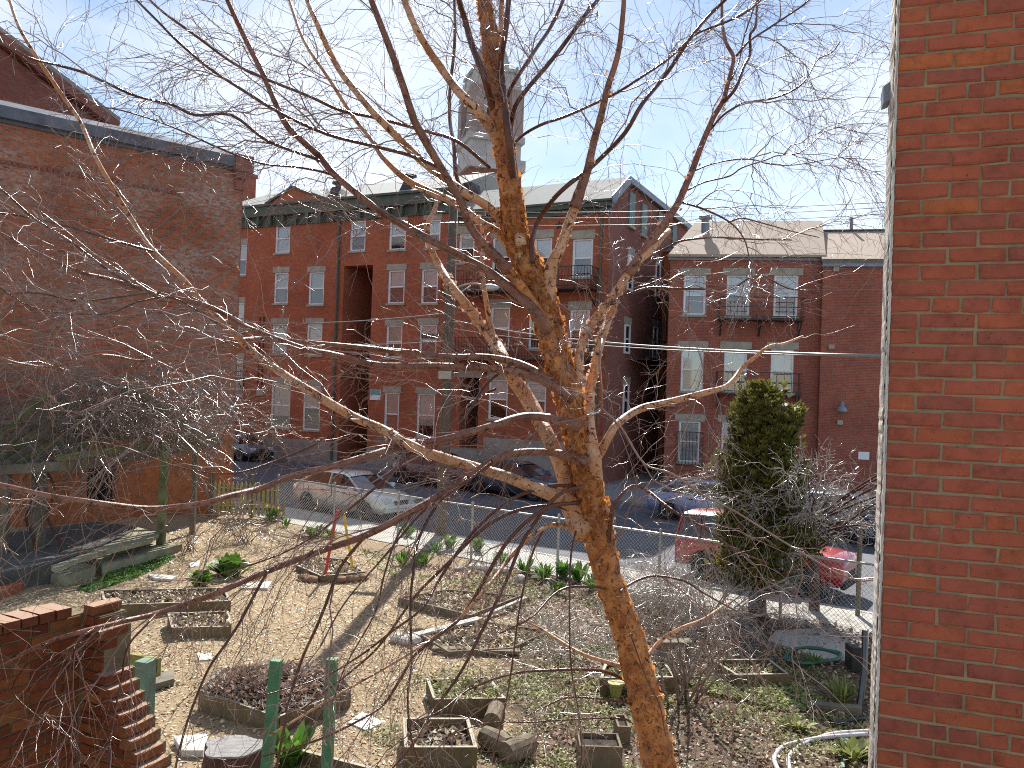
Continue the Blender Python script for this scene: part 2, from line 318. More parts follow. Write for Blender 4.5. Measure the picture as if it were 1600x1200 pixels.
# ------------------------------------------------------------------ ground, street
E0 = G(442, 816, 0.0); E1 = G(930, 913, 0.0); DV = (E1-E0); DV.z = 0; DV.normalize(); NV = Vector((-DV.y, DV.x, 0))
def st(s, o, z=0.0): q = E0 + DV*s + NV*o; return Vector((q.x, q.y, z))
def struct(mb, name, m): return tag(mb.build(name, m), kind='structure')
mb = MB(); R_ = 700
mb.quad((-R_, -R_, -.22), (R_, -R_, -.22), (R_, R_, -.22), (-R_, R_, -.22)); struct(mb, 'terrain', mat('dusty_ground', (.2,.18,.15), .95, .2, .3))
def road_mat():
    T = NT('street_asphalt'); o = T.n('ShaderNodeTexCoord').outputs['Object']
    c = ramp(T, noise(T, .6, 6, .6, o), [(.3, (.075,.08,.10)), (.7, (.12,.125,.145))])
    v = T.n('ShaderNodeTexVoronoi', feature='DISTANCE_TO_EDGE'); v.inputs['Scale'].default_value = .35
    nz = T.n('ShaderNodeTexNoise'); nz.inputs['Scale'].default_value = 1.2; T.l(o, nz.inputs['Vector']); mm = mixc(T, .35, o, nz.outputs['Color']); T.l(mm, v.inputs['Vector'])
    c = mixc(T, ramp(T, v.outputs['Distance'], [(.0, (1,1,1)), (.012, (0,0,0))]), c, (.045,.045,.05))
    T.l(c, T.b.inputs['Base Color']); T.b.inputs['Roughness'].default_value = .85; bump(T, noise(T, 60, 3, .6, o), .4, .01); return T.m
mb = MB(); mb.poly([st(-60, 1.95, -.12), st(60, 1.95, -.12), st(60, 14, -.12), st(-60, 14, -.12)]); struct(mb, 'road', road_mat())
# side street opening between the two rows of houses
mb = MB()
for i in range(-24, 26):
    a, b = st(i*1.3+.012, .02, 0), st(i*1.3+1.288, 1.78, 0); z = .012 + .004*math.sin(i*3.1)
    q = [st(i*1.3+.008, .02, z), st(i*1.3+1.292, .02, z+.003), st(i*1.3+1.292, 1.78, z), st(i*1.3+.008, 1.78, z-.003)]
    if -8 <= i <= 17:
        s_ = MB(); s_.prism(q, (0,0,-.1)); o = s_.build('pavement_slab', M['concrete']); o['_p'] = 1
pav = MB(); pav.prism([st(-60, 0, -.012), st(60, 0, -.012), st(60, 1.8, -.012), st(-60, 1.8, -.012)], (0,0,-.15)); pav = struct(pav, 'pavement', M['concrete'])
for o in list(COL.objects):
    if '_p' in o.keys(): del o['_p']; o.parent = pav
kb = MB(); kb.prism([st(-60, 1.803, .015), st(60, 1.803, .015), st(60, 1.95, .01), st(-60, 1.95, .01)], (0,0,-.2)); struct(kb, 'kerb', M['concrete'])
fp = MB(); fp.prism([st(-60, 12.6, .0), st(60, 12.6, .0), st(60, 34, .0), st(-60, 60, .0)], (0,0,-.2)); struct(fp, 'far_pavement', mat('far_pavement_concrete', (.22,.22,.23), .9, .15, 1))
# garden ground, gently uneven
def gz(x, y): return .035*math.sin(x*1.3+.4)*math.cos(y*.9) + .02*math.sin(x*3.1+y*2.3)
def garden_mat():
    T = NT('garden_earth'); o = T.n('ShaderNodeTexCoord').outputs['Object']
    chip = ramp(T, noise(T, 22, 5, .8, o), [(.3, (.20,.135,.08)), (.5, (.40,.30,.185)), (.7, (.58,.47,.32))])
    dirt = ramp(T, noise(T, 16, 6, .8, o), [(.3, (.07,.05,.035)), (.55, (.20,.145,.105)), (.75, (.34,.26,.20))])
    gr = ramp(T, noise(T, 12, 5, .8, o), [(.3, (.06,.075,.02)), (.7, (.17,.19,.07))])
    sx = T.n('ShaderNodeSeparateXYZ'); T.l(o, sx.inputs[0])
    a = T.n('ShaderNodeMath', operation='MULTIPLY_ADD'); a.inputs[1].default_value = .55; T.l(sx.outputs[0], a.inputs[0]); 
    nz = noise(T, .8, 4, .6, o); b = T.n('ShaderNodeMath', operation='MULTIPLY_ADD'); b.inputs[1].default_value = 3.2; T.l(nz, b.inputs[0]); T.l(a.outputs[0], b.inputs[2]); a.inputs[2].default_value = -.9
    f = ramp(T, b.outputs[0], [(.35, (0,0,0)), (.85, (1,1,1))])
    c = mixc(T, f, chip, dirt)
    g2 = ramp(T, noise(T, 1.1, 5, .7, o), [(.47, (0,0,0)), (.6, (1,1,1))]); g2 = mixc(T, 1.0, g2, f, 'MULTIPLY'); c = mixc(T, mixc(T, .45, (0,0,0), g2), c, gr)
    T.l(c, T.b.inputs['Base Color']); T.b.inputs['Roughness'].default_value = .95; T.b.inputs['Specular IOR Level'].default_value = .15
    bump(T, noise(T, 30, 5, .8, o), 1, .03); return T.m
n1, n2 = 110, 90; V = []; Fq = []
for i in range(n1+1):
    for j in range(n2+1):
        s = -14 + 34*i/n1; o_ = -.03 - 22*j/n2; q = E0 + DV*s + NV*o_; V.append((q.x, q.y, gz(q.x, q.y)*min(1, j/4)))
for i in range(n1):
    for j in range(n2): a = i*(n2+1)+j; Fq.append((a, a+1, a+n2+2, a+n2+1))
gd = np_mesh('garden_ground', np.array(V), np.array(Fq), garden_mat(), smooth=True); tag(gd, kind='structure')
# ------------------------------------------------------------------ buildings
GZ = -.12
class Bld:
    """A facade plane through two points given by picture column and distance; local x runs along it, local y goes into the building"""
    def __init__(s, name, pxl, Yl, pxr, Yr, label, cat='house', base=GZ, py=640):
        a = P(pxl, py, Yl); b = P(pxr, py, Yr); a.z = b.z = base; s.d = (b-a).normalized(); s.n = Vector((-s.d.y, s.d.x, 0)); s.o = a; s.W = (b-a).length; s.base = base
        s.root = empty(name, a, math.atan2(s.d.y, s.d.x), label, cat)
    def hit(s, px, py, depth=0.0):
        r = ray(px, py); c = Vector((0,0,CAMZ)); t = (s.o + s.n*depth - c).dot(s.n)/r.dot(s.n); q = c + r*t; return (q-s.o).dot(s.d), q.z - s.base
    def rect(s, x0, y0, x1, y1):
        xm, ym = (x0+x1)/2, (y0+y1)/2; return s.hit(x0, ym)[0], s.hit(xm, y1)[1], s.hit(x1, ym)[0], s.hit(xm, y0)[1]
    def add(s, mb, name, m, parent=None, **k): return mb.build(name, m, parent or s.root, **k)
    def wall(s, x0, x1, ztop, holes, m, thick=.25, depth=7.0, name='wall', z0=0, y=0.0):
        xs = sorted({x0, x1} | {h[0] for h in holes} | {h[2] for h in holes}); zs = sorted({z0, ztop} | {h[1] for h in holes} | {h[3] for h in holes})
        mb = MB()
        for i in range(len(xs)-1):
            for j in range(len(zs)-1):
                cx, cz = (xs[i]+xs[i+1])/2, (zs[j]+zs[j+1])/2
                if cx < x0 or cx > x1 or cz > ztop or cz < z0: continue
                if any(h[0] < cx < h[2] and h[1] < cz < h[3] for h in holes): continue
                mb.quad((xs[i], y, zs[j]), (xs[i+1], y, zs[j]), (xs[i+1], y, zs[j+1]), (xs[i], y, zs[j+1]))
        for h in holes:
            a, b, c, d = h[:4]; t = h[4] if len(h) > 4 else thick
            mb.quad((a,y,b),(a,y+t,b),(a,y+t,d),(a,y,d)); mb.quad((c,y,b),(c,y,d),(c,y+t,d),(c,y+t,b)); mb.quad((a,y,d),(a,y+t,d),(c,y+t,d),(c,y,d)); mb.quad((a,y,b),(c,y,b),(c,y+t,b),(a,y+t,b)); mb.quad((a,y+t,b),(c,y+t,b),(c,y+t,d),(a,y+t,d))
        if depth: mb.quad((x0,y,z0),(x0,y,ztop),(x0,y+depth,ztop),(x0,y+depth,z0)); mb.quad((x1,y,z0),(x1,y+depth,z0),(x1,y+depth,ztop),(x1,y,ztop)); mb.quad((x0,y+depth,z0),(x0,y+depth,ztop),(x1,y+depth,ztop),(x1,y+depth,z0))
        return s.add(mb, name, m)
    def window(s, r, upper='blind', lower='dark', lint=.32, y=0.0, sash=.5, sill=True, trim=.075, lw=.10):
        a, b, c, d = r; w_, h_ = c-a, d-b; t = min(trim, w_*.14); yy = y+.05; mb = MB()
        mb.box(a, yy, b, a+t, yy+.1, d); mb.box(c-t, yy, b, c, yy+.1, d); mb.box(a+t, yy+.002, d-t, c-t, yy+.098, d); mb.box(a+t, yy+.002, b, c-t, yy+.098, b+t)
        zm = b + h_*sash; mb.box(a+t, yy+.02, zm-.035, c-t, yy+.09, zm+.035)
        mb.box(a+t, yy+.03, b+t, a+t+.03, yy+.09, d-t); mb.box(c-t-.03, yy+.03, b+t, c-t, yy+.09, d-t)
        fr = s.add(mb, 'window', M['white'])
        for (z0, z1, kind) in ((b+t, zm-.035, lower), (zm+.035, d-t, upper)):
            g = MB(); g.quad((a+t+.03, yy+.06, z0), (c-t-.03, yy+.06, z0), (c-t-.03, yy+.06, z1), (a+t+.03, yy+.06, z1)); s.add(g, 'pane', M['glass'], fr)
            k = MB(); zz = z0
            if kind == 'half': zz = z0+(z1-z0)*.5; kind = 'blind'
            if kind != 'dark':
                k.quad((a+t+.02, yy+.12, zz), (c-t-.02, yy+.12, zz), (c-t-.02, yy+.12, z1), (a+t+.02, yy+.12, z1)); s.add(k, 'blind', M[kind], fr)
        k = MB(); k.quad((a+.01, yy+.19, b+.01), (c-.01, yy+.19, b+.01), (c-.01, yy+.19, d-.01), (a+.01, yy+.19, d-.01)); s.add(k, 'interior', M['darkroom'], fr)
        if lint: k = MB(); k.box(a-lw, y-.035, d, c+lw, y+.045, d+lint); s.add(k, 'lintel', M['stone'], fr)
        if sill: k = MB(); k.box(a-.07, y-.07, b-.10, c+.07, y+.1, b); s.add(k, 'sill', M['stone'], fr)
        return fr
    def balcony(s, x0, x1, z, h=.95, dep=1.0, step=.16, y=0.0, curve=False):
        mb = MB(); mb.box(x0, y-dep, z-.05, x1, y-.01, z-.01)
        for k in range(int(dep/.1)+1): mb.box(x0, y-dep+k*.1-.015, z-.011, x1, y-dep+k*.1+.015, z+.01)
        pl = s.add(mb, 'fire_balcony', M['iron']); rl = MB()
        for zz in (z+h, z+h*.55, z+.12): rl.bar((x0, y-dep, zz), (x1, y-dep, zz), .035, .035); rl.bar((x0, y-dep, zz), (x0, y, zz), .03, .03); rl.bar((x1, y-dep, zz), (x1, y, zz), .03, .03)
        k = x0
        while k <= x1+.001: rl.bar((k, y-dep, z), (k, y-dep, z+h), .02, .02); k += step
        for k in range(int(dep/step)+1):
            for xx in (x0, x1): rl.bar((xx, y-k*step, z), (xx, y-k*step, z+h), .02, .02)
        s.add(rl, 'railing', M['iron'], pl)
        n = max(2, int((x1-x0)/1.6)+1)
        for i in range(n):
            xx = x0+.1+(x1-x0-.2)*i/(n-1); br = MB(); br.bar((xx, y-dep+.05, z-.06), (xx, y-.03, z-.75), .05, .05); br.bar((xx, y-.03, z-.75), (xx, y-.03, z-.05), .04, .04); s.add(br, 'bracket', M['iron'], pl)
        return pl
def windows(B, lst, holes, **kw):
    out = []
    for it in lst:
        r = B.rect(*it[:4]); holes.append((r[0], r[1], r[2], r[3], .24)); out.append((r, it[4] if len(it) > 4 else {}))
    return out
# ---- A : long row house left of centre
A = Bld('row_house', 338, 48.0, 704, 41.0, 'long four storey brick row house with a dark narrow court, left of the utility pole')
top = A.hit(600, 341)[1]; eave = A.hit(600, 306)[1]
WA = [(430,350,453,395,dict(upper='blind',lower='blind')),(547,345,571,392,{}),(608,346,634,390,{}),(664,343,688,388,{}),
      (428,426,450,474,dict(upper='curtain')),(482,425,506,476,dict(upper='curtain')),(606,422,632,474,dict(upper='blind')),(658,420,684,474,{}),
      (425,506,448,553,dict(upper='curtain')),(479,506,503,555,dict(upper='curtain')),(603,509,628,559,dict(upper='curtain')),(655,507,682,558,dict(upper='blind')),
      (423,598,453,668,dict(upper='blind',lower='half')),(473,602,500,672,dict(upper='blind')),(600,613,623,681,dict(upper='curtain')),(651,615,679,683,dict(upper='blind',lower='half')),
      (362,382,385,430,{}),(360,473,381,518,dict(upper='blind')),(356,560,379,618,dict(upper='blind'))]
ho = []; ws = windows(A, WA, ho)
rec = A.rect(533, 415, 578, 692); ho.append((rec[0], 0, rec[2], rec[3], 5.0))
A.wall(0, A.W-.01, top, ho, M['brickA'], depth=8.0)
for r, k in ws: A.window(r, **k)
# recess back: dark court with arch door
mb = MB(); mb.box(rec[0]+.75, 4.9, 0, rec[2]-.02, 4.96, rec[3]-.02); A.add(mb, 'court_wall', mat('black_court_wall', (.03,.025,.022), .9))  # near-black panel across the back of the court
# cornice
mb = MB(); mb.box(-.1, -.12, top, A.W, .3, top+(eave-top)*.45); mb.box(-.15, -.42, top+(eave-top)*.45, A.W, .3, eave-.12); mb.box(-.2, -.55, eave-.12, A.W, .3, eave); A.add(mb, 'cornice', M['green'])
for i in range(int(A.W/.9)): k = MB(); x = .3+i*.9; k.box(x, -.36, top+.05, x+.14, -.122, top+(eave-top)*.45-.002); A.add(k, 'cornice_bracket', M['green'])
rz = A.hit(600, 286, 4.0)[1]
mb = MB(); mb.prism([(-.2,-.5,eave+.003),(-.2,4,rz),(-.2,8.2,eave+.003)], (A.W+.2,0,0)); A.add(mb, 'roof', M['slate'])
# small gable dormer
gx0, gx1 = A.hit(425, 318)[0], A.hit(515, 318)[0]; gm = A.hit(465, 295)[0]; gh = A.hit(465, 296)[1]
mb = MB(); mb.prism([(gx0,-.35,eave+.01),(gx1,-.35,eave+.01),(gm,-.35,gh)], (0,3,0)); dm = A.add(mb, 'gable', M['brickD'])
mb = MB(); mb.bar((gx0-.1,-.42,eave+.02),(gm,-.42,gh+.06),.16,.12); mb.bar((gm,-.42,gh+.06),(gx1+.1,-.42,eave+.02),.16,.12); A.add(mb, 'gable_trim', M['green'], dm)
for px in (521, 634):
    x, z = A.hit(px, 300); k = MB(); k.prism([(x-.55,0,eave-.02),(x+.55,0,eave-.02),(x+.12,0,eave+.75),(x-.12,0,eave+.75)], (0,.9,0)); k.lathe((x,.4,eave+.7), [(.16,0),(.16,.28),(.34,.30),(.34,.40),(.1,.5)], 10); A.add(k, 'roof_vent', M['iron'])
for px, zt, w_ in ((388, 272, .62),):
    x, z = A.hit(px, zt, 4); k = MB(); k.box(x-w_/2, 3.6, eave, x+w_/2, 4.4, z-.25); ch = A.add(k, 'chimney', M['brickC']); k = MB(); k.box(x-w_/2-.08, 3.52, z-.25, x+w_/2+.08, 4.48, z); A.add(k, 'chimney_cap', M['brickB'], ch)
x = A.hit(526, 520)[0]; k = MB(); k.tube([(x,-.09,.1),(x,-.09,top)], .065, 8); A.add(k, 'downspout', M['green'])
k = MB(); k.box(0,-.05,0,rec[0]-.02,-.002,1.15); k.box(rec[2]+.02,-.05,0,A.W-.1,-.002,1.0); A.add(k, 'foundation', M['stoned'])
for r0 in ((343,640,420,690),): pass
r = A.rect(579,609,595,625); k = MB(); k.box(r[0],-.05,r[1],r[2],-.004,r[3]); sg = A.add(k, 'wall_sign', M['white']); k = MB(); k.box(r[0]+.02,-.056,(r[1]+r[3])/2,r[2]-.02,-.052,r[3]-.02); A.add(k, 'sign_panel', mat('teal_print', (.05,.36,.42), .5, .1, 6), sg)
r = A.rect(403,608,413,618); k = MB(); k.box(r[0],-.14,r[1],r[2],-.004,r[3]); A.add(k, 'meter_box', M['stone'])
for px in (405, 411): x = A.hit(px, 550)[0]; k = MB(); k.tube([(x,-.04,A.hit(px,608)[1]),(x,-.04,A.hit(px,495)[1])], .03, 6); A.add(k, 'conduit', M['iron'])
x0 = A.hit(350, 575)[0]; x1 = A.hit(383, 575)[0]; z = A.hit(366, 590)[1]; A.balcony(x0, x1, z, .7, .6)
# ---- B : house with gable end, right of pole
B = Bld('row_house', 704.5, 41.0, 944, 37.2, 'red brick gable house with green cornice and iron balconies behind the birch trunk')
top = B.hit(850, 340)[1]; eave = B.hit(850, 322)[1]
WB = [(717,365,741,410,dict(upper='blind')),(769,371,798,432,{}),(834,372,862,432,{}),(894,373,926,433,{}),(766,480,796,545,dict(upper='curtain')),(826,483,856,545,dict(upper='blind')),(890,484,921,546,dict(upper='blind')),
      (763,593,793,655,dict(upper='blind')),(822,597,853,655,dict(upper='blind')),(893,598,918,660,dict(upper='blind'))]
ho = []; ws = windows(B, WB, ho); dr = B.rect(718, 590, 747, 700); ho.append((dr[0], dr[1], dr[2], dr[3], 1.6))
# side wall direction: perpendicular; build gable block explicitly
def sidehit(px, py):
    r = ray(px, py); c = Vector((0,0,CAMZ)); o = B.o + B.d*B.W; t = (o-c).dot(B.d)/r.dot(B.d); q = c+r*t; return (q-o).dot(B.n), q.z-B.base
ry, rzz = sidehit(977, 277); ey, ez = sidehit(948, 318); by, bz = sidehit(1076, 354)
B.wall(0, B.W-.01, top, ho, M['brickA'], depth=0)
for r, k in ws: B.window(r, lint=.4, **k)
fz = ez-.15
mb = MB(); W = B.W
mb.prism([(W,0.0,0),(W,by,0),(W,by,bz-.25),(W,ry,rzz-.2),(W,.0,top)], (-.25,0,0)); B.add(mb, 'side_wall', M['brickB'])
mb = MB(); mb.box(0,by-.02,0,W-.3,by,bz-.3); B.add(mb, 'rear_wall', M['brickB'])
mb = MB(); mb.prism([(-.05,-.5,eave+.002),(-.05,ry,rzz),(-.05,by+.3,bz),(-.05,by+.3,bz-.15),(-.05,ry,rzz-.18),(-.05,-.4,eave-.1)], (W+.28,0,0)); B.add(mb, 'roof', M['slate'])
mb = MB(); mb.bar((W+.27,-.5,eave-.08),(W+.27,ry,rzz-.12),.06,.38); mb.bar((W+.27,ry,rzz-.12),(W+.27,by+.3,bz-.16),.06,.30); B.add(mb, 'bargeboard', M['bluegrey'])
mb = MB(); mb.box(-.02,-.12,top,W,.2,top+.25); mb.box(-.02,-.4,top+.25,W+.1,.2,eave-.1); mb.box(-.02,-.5,eave-.1,W+.2,.2,eave-.004); B.add(mb, 'cornice', M['green'])
for px, y0, y1 in ((987,302,354),(1006,320,368),(1031,333,356),(1053,352,384)):
    a, z1 = sidehit(px, y0); _, z0 = sidehit(px, y1); k = MB(); k.box(W+.002,a-.45,z0,W+.09,a+.35,z1); sh = B.add(k, 'shutter', M['greenb']); k = MB(); k.box(W+.003,a-.55,z0-.15,W+.14,a+.45,z0-.002); B.add(k, 'sill', M['stone'], sh)
for px, y0, y1 in ((985,398,455),(980,507,553),(978,600,650),(1028,410,465),(1024,510,560)):
    a, z1 = sidehit(px, y0); _, z0 = sidehit(px, y1); k = MB(); k.box(W+.002,a-.42,z0,W+.06,a-.3,z1); k.box(W+.002,a+.3,z0,W+.06,a+.42,z1); k.box(W+.003,a-.3,z0,W+.058,a+.3,z0+.1); k.box(W+.003,a-.3,z1-.1,W+.058,a+.3,z1); k.box(W+.003,a-.3,(z0+z1)/2-.04,W+.055,a+.3,(z0+z1)/2+.04)
    fr = B.add(k, 'side_window', M['white']); k = MB(); k.box(W+.0022,a-.3,z0+.1,W+.02,a+.3,z1-.1); B.add(k, 'pane', M['carglass'], fr); k = MB(); k.box(W+.003,a-.5,z1+.003,W+.07,a+.5,z1+.35); B.add(k, 'lintel', M['stone'], fr)
for x_ in (B.hit(936, 500)[0],): k = MB(); k.tube([(x_,-.08,.1),(x_,-.08,top)], .06, 8); B.add(k, 'downspout', M['green'])
mb = MB(); mb.box(dr[2]+.4,-.1,0,W-.05,-.003,B.hit(830,688)[1]); B.add(mb, 'foundation', M['stoned'])
mb = MB(); mb.box(dr[0]-.15,-.05,dr[3],dr[2]+.15,.05,dr[3]+.35); B.add(mb, 'door_lintel', M['stone']); mb = MB(); mb.box(dr[0]-.2,-1.3,0,dr[2]+.4,-.003,dr[1]-.4); mb.box(dr[0]-.2,-1.0,dr[1]-.4,dr[2]+.4,-.003,dr[1]-.2); mb.box(dr[0]-.2,-.7,dr[1]-.2,dr[2]+.4,-.003,dr[1]); B.add(mb, 'doorway_steps', M['stoned'])
mb = MB(); mb.box(dr[0],1.4,dr[1],dr[2],1.5,dr[3]); B.add(mb, 'door', M['rust'])
z3 = B.hit(830, 456)[1]; z2 = B.hit(830, 562)[1]
B.balcony(B.hit(705,450)[0]+.1, B.hit(934,450)[0], z3, 1.0, 1.1); B.balcony(B.hit(705,560)[0]+.1, B.hit(932,560)[0], z2, 1.0, 1.1)
for px, py in ((874, 352), (739, 348)): # star shaped wall anchors
    x, z = B.hit(px, py); pts = []
    for i in range(10): a = math.pi/2+i*math.pi/5; r_ = .22 if i % 2 == 0 else .09; pts.append((x+r_*math.cos(a), -.05, z+r_*math.sin(a)))
    k = MB(); k.prism(pts, (0,.046,0)); B.add(k, 'wall_anchor_star', M['iron'])
# rear wing of B, lit brick strip
wy = by; mb = MB(); ax, _z = 0, 0
wx0, _ = W+.3, 0
# iron fire escape on the side wall
y1, za = sidehit(1000, 455); y2, zb = sidehit(1030, 455); _, zc = sidehit(1015, 565); _, zd = sidehit(1015, 640)
fe_ = []
for z in (za, zc): 
    fe = MB()
    fe.box(W+.02, y1-1.5, z-.05, W+1.1, y2, z)
    for q in (.5, 1.0): fe.bar((W+1.08,y1-1.5,z+q),(W+1.08,y2,z+q),.035,.035)
    k = y1-1.5
    while k < y2: fe.bar((W+1.08,k,z),(W+1.08,k,z+1),.02,.02); k += .3
fe = B.add(fe, 'fire_escape', M['iron'])
for (z0, z1, yy0, yy1) in ((zc, za, y1+1, y1+2.2), (zd, zc, y1+1, y1+2.2)):
    k = MB()
    for q in (.25, .8): k.bar((W+q, yy0, z0), (W+q, yy1, z1), .05, .05)
    for i in range(12): f = i/12; k.bar((W+.25, yy0+(yy1-yy0)*f, z0+(z1-z0)*f), (W+.8, yy0+(yy1-yy0)*f, z0+(z1-z0)*f), .03, .03)
    B.add(k, 'ladder', M['iron'], fe)
x, z = B.hit(733, 303, 1.0); k = MB(); k.box(x-.35,.6,eave,x+.35,1.5,z+.5); B.add(k, 'roof_vent', M['iron'])
# ---- wing, its lighter orange brick colour stands in for light on it
Wg = Bld('brick_wing', 1008, 45.5, 1052, 44.5, 'narrow orange brick wing between the gable house and the tan roofed house', 'house')
Wg.wall(0, Wg.W, Wg.hit(1030, 395)[1], [], M['brickD'], depth=5)
r = Wg.rect(1000,600,1008,645)
k = MB(); k.box(.25,-.06,Wg.hit(1030,560)[1],.75,-.003,Wg.hit(1030,510)[1]); Wg.add(k, 'narrow_window', M['white'])
k = MB(); k.box(.25,-.06,Wg.hit(1030,465)[1],.6,-.003,Wg.hit(1030,412)[1]); Wg.add(k, 'narrow_window', M['white'])
mb = MB(); mb.box(-.1,-.2,Wg.hit(1030,395)[1]+.003,Wg.W+.1,5,Wg.hit(1030,390)[1]); Wg.add(mb, 'roof', M['slate'])
# ---- C
C = Bld('row_house', 1040, 38.6, 1279, 37.4, 'three storey brick house with tan shingle roof to the right of the gable house')
top = C.hit(1160, 407)[1]; eave = C.hit(1160, 399)[1]
WC = [(1068,430,1103,492,dict(upper='blind')),(1135,430,1172,494,dict(upper='blind')),(1209,430,1247,494,dict(upper='blind')),
      (1064,544,1099,611,dict(upper='blind',lower='curtain')),(1131,545,1167,612,dict(upper='blind')),(1204,546,1240,613,dict(upper='blind')),
      (1060,658,1094,722,dict(upper='curtain',lower='curtain')),(1127,660,1163,724,dict(upper='blind')),(1199,662,1236,726,{})]
ho = []; ws = windows(C, WC, ho); C.wall(0, C.W-.01, top, ho, M['brickC'], depth=7)
for r, k in ws: C.window(r, lint=.34, lw=.2, **k)
mb = MB(); mb.box(-.1,-.1,top,C.W,.15,eave-.12); C.add(mb, 'frieze', M['bluegrey']); mb = MB(); mb.box(-.15,-.28,eave-.12,C.W+.02,.1,eave-.003); C.add(mb, 'gutter', M['woodg'])
rz = C.hit(1190, 345, 4.2)[1]; xl = C.hit(1088, 345, 4.2)[0]; xr = C.hit(1285, 340, 4.2)[0]
mb = MB(); mb.prism([(-.1,-.3,eave),(C.W+.05,-.3,eave),(xr,4.2,rz),(xl,4.2,rz)], (0,.02,-.12)); C.add(mb, 'roof', M['tanroof'])
mb = MB(); mb.poly([(C.W+.04,-.2,top),(C.W+.04,4.2,top),(xr-.05,4.2,rz-.1)]); C.add(mb, 'roof_end', M['bluegrey'])
x, z = C.hit(1101, 352, 3.2); k = MB(); k.lathe((x,2.6,z-1.0), [(.34,0),(.2,.4),(.2,1.15),(.32,1.2),(.32,1.35),(.1,1.45)], 14); C.add(k, 'roof_vent', M['bluegrey'])
C.balcony(C.hit(1122,500)[0], C.hit(1251,500)[0], C.hit(1190,501)[1], 1.0, .95, .33); C.balcony(C.hit(1118,615)[0], C.hit(1247,615)[0], C.hit(1190,616)[1], 1.0, .95, .33)
r = C.rect(1042,620,1055,635); k = MB(); k.box(r[0],-.15,r[1],r[2],-.003,r[3]); C.add(k, 'meter_box', M['stone'])
r = C.rect(1056,675,1098,726); k = MB()
for i in range(9): x = r[0]+(r[2]-r[0])*i/8; k.bar((x,-.09,r[1]-.05),(x,-.09,r[3]),.025,.025)
k.bar((r[0],-.09,r[1]),(r[2],-.09,r[1]),.03,.03); k.bar((r[0],-.09,r[3]),(r[2],-.09,r[3]),.03,.03); C.add(k, 'window_guard', M['iron'])
# ---- D
D = Bld('row_house', 1279.5, 37.0, 1420, 36.2, 'low tan roofed brick house with blank wall and barn lamp, beside the near wall')
top = D.hit(1330, 417)[1]; eave = D.hit(1330, 406)[1]; D.wall(0, D.W, top, [], M['brickC'], depth=7)
mb = MB(); mb.box(-.05,-.15,top,D.W,.1,eave-.1); D.add(mb, 'frieze', M['bluegrey']); mb = MB(); mb.box(-.1,-.3,eave-.1,D.W,.1,eave-.003); D.add(mb, 'gutter', M['woodg'])
rz = D.hit(1330, 362, 4)[1]; mb = MB(); mb.prism([(-.1,-.3,eave),(D.W,-.3,eave),(D.W,4,rz),(.05,4,rz)], (0,.02,-.12)); D.add(mb, 'roof', M['tanroof'])
mb = MB(); mb.box(-.1,4.0,rz-.3,D.W,4.4,rz+.12); D.add(mb, 'roof_curb', M['iron'])
x, z = D.hit(1331, 340, 4.2); k = MB(); k.tube([(x,4.2,rz+.1),(x,4.2,z)], .08, 8); D.add(k, 'vent_pipe', M['bluegrey'])
x, z = D.hit(1314, 633); k = MB(); k.lathe((x,-.3,z-.28), [(.24,0),(.20,.16),(.10,.26),(.08,.45)], 14); k.bar((x,-.3,z+.16),(x,-.01,z+.16),.04,.04); D.add(k, 'barn_lamp', M['bluegrey'])
for px, py in ((1306,421),(1299,542),(1312,660)): x, z = D.hit(px, py); k = MB(); k.box(x-.12,-.14,z-.1,x+.12,-.003,z+.1); D.add(k, 'junction_box', M['stone'])
r = D.rect(1341,706,1358,718); k = MB(); k.box(r[0],-.03,r[1],r[2],-.003,r[3]); D.add(k, 'notice_board', M['white'])
# ---- E : tall wall on the left
Eb = Bld('brick_building', -160, 20.3, 366, 26.0, 'tall weathered brick building with flaking paint filling the left side', 'building')
def eline(px): # parapet follows the picture's cornice at both ends
    return Eb.hit(px, 197+ (262-197)*(px/366.))[1]
zt = (eline(0)+eline(366))/2
op = Eb.rect(136,728,180,790); Eb.wall(0, Eb.W, zt, [(op[0],op[1],op[2],op[3],1.5)], M['brickE'], depth=9, thick=.3)
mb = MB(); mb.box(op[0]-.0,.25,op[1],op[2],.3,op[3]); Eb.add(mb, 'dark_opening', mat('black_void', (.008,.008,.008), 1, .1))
mb = MB(); mb.box(0,-.06,zt,Eb.W-.35,.3,zt+.1); mb.prism([(0,-.22,zt+.1),(0,-.22,zt+.42),(0,.5,zt+.75),(0,.5,zt+.1)], (Eb.W-.35,0,0)); Eb.add(mb, 'parapet_flashing', mat('dull_flashing', (.12,.135,.17), .8, .35, 1.5, spec=.2))
mb = MB(); mb.box(Eb.W-.34,-.3,zt-.02,Eb.W+.25,.5,zt+.5); mb.box(Eb.W-.30,-.2,zt-.25,Eb.W+.12,.4,zt-.02); mb.box(Eb.W-.26,-.1,zt-.6,Eb.W+.05,.3,zt-.25); Eb.add(mb, 'corner_corbel', M['brickB'])
for i in range(60):
    x = .2+i*.14
    if x > Eb.W-2: break
    k = MB(); k.box(x,-.05,zt-1.1,x+.08,-.002,zt-1.0+.02*math.sin(i)); Eb.add(k, 'dentil_brick', M['brickB'])
mb = MB(); mb.prism([(Eb.W,.0,0),(Eb.W,.35,0),(Eb.W,.35,zt-.6),(Eb.W,.0,zt-.6)], (.035,0,0)); Eb.add(mb, 'quoin_strip', M['brickB'])
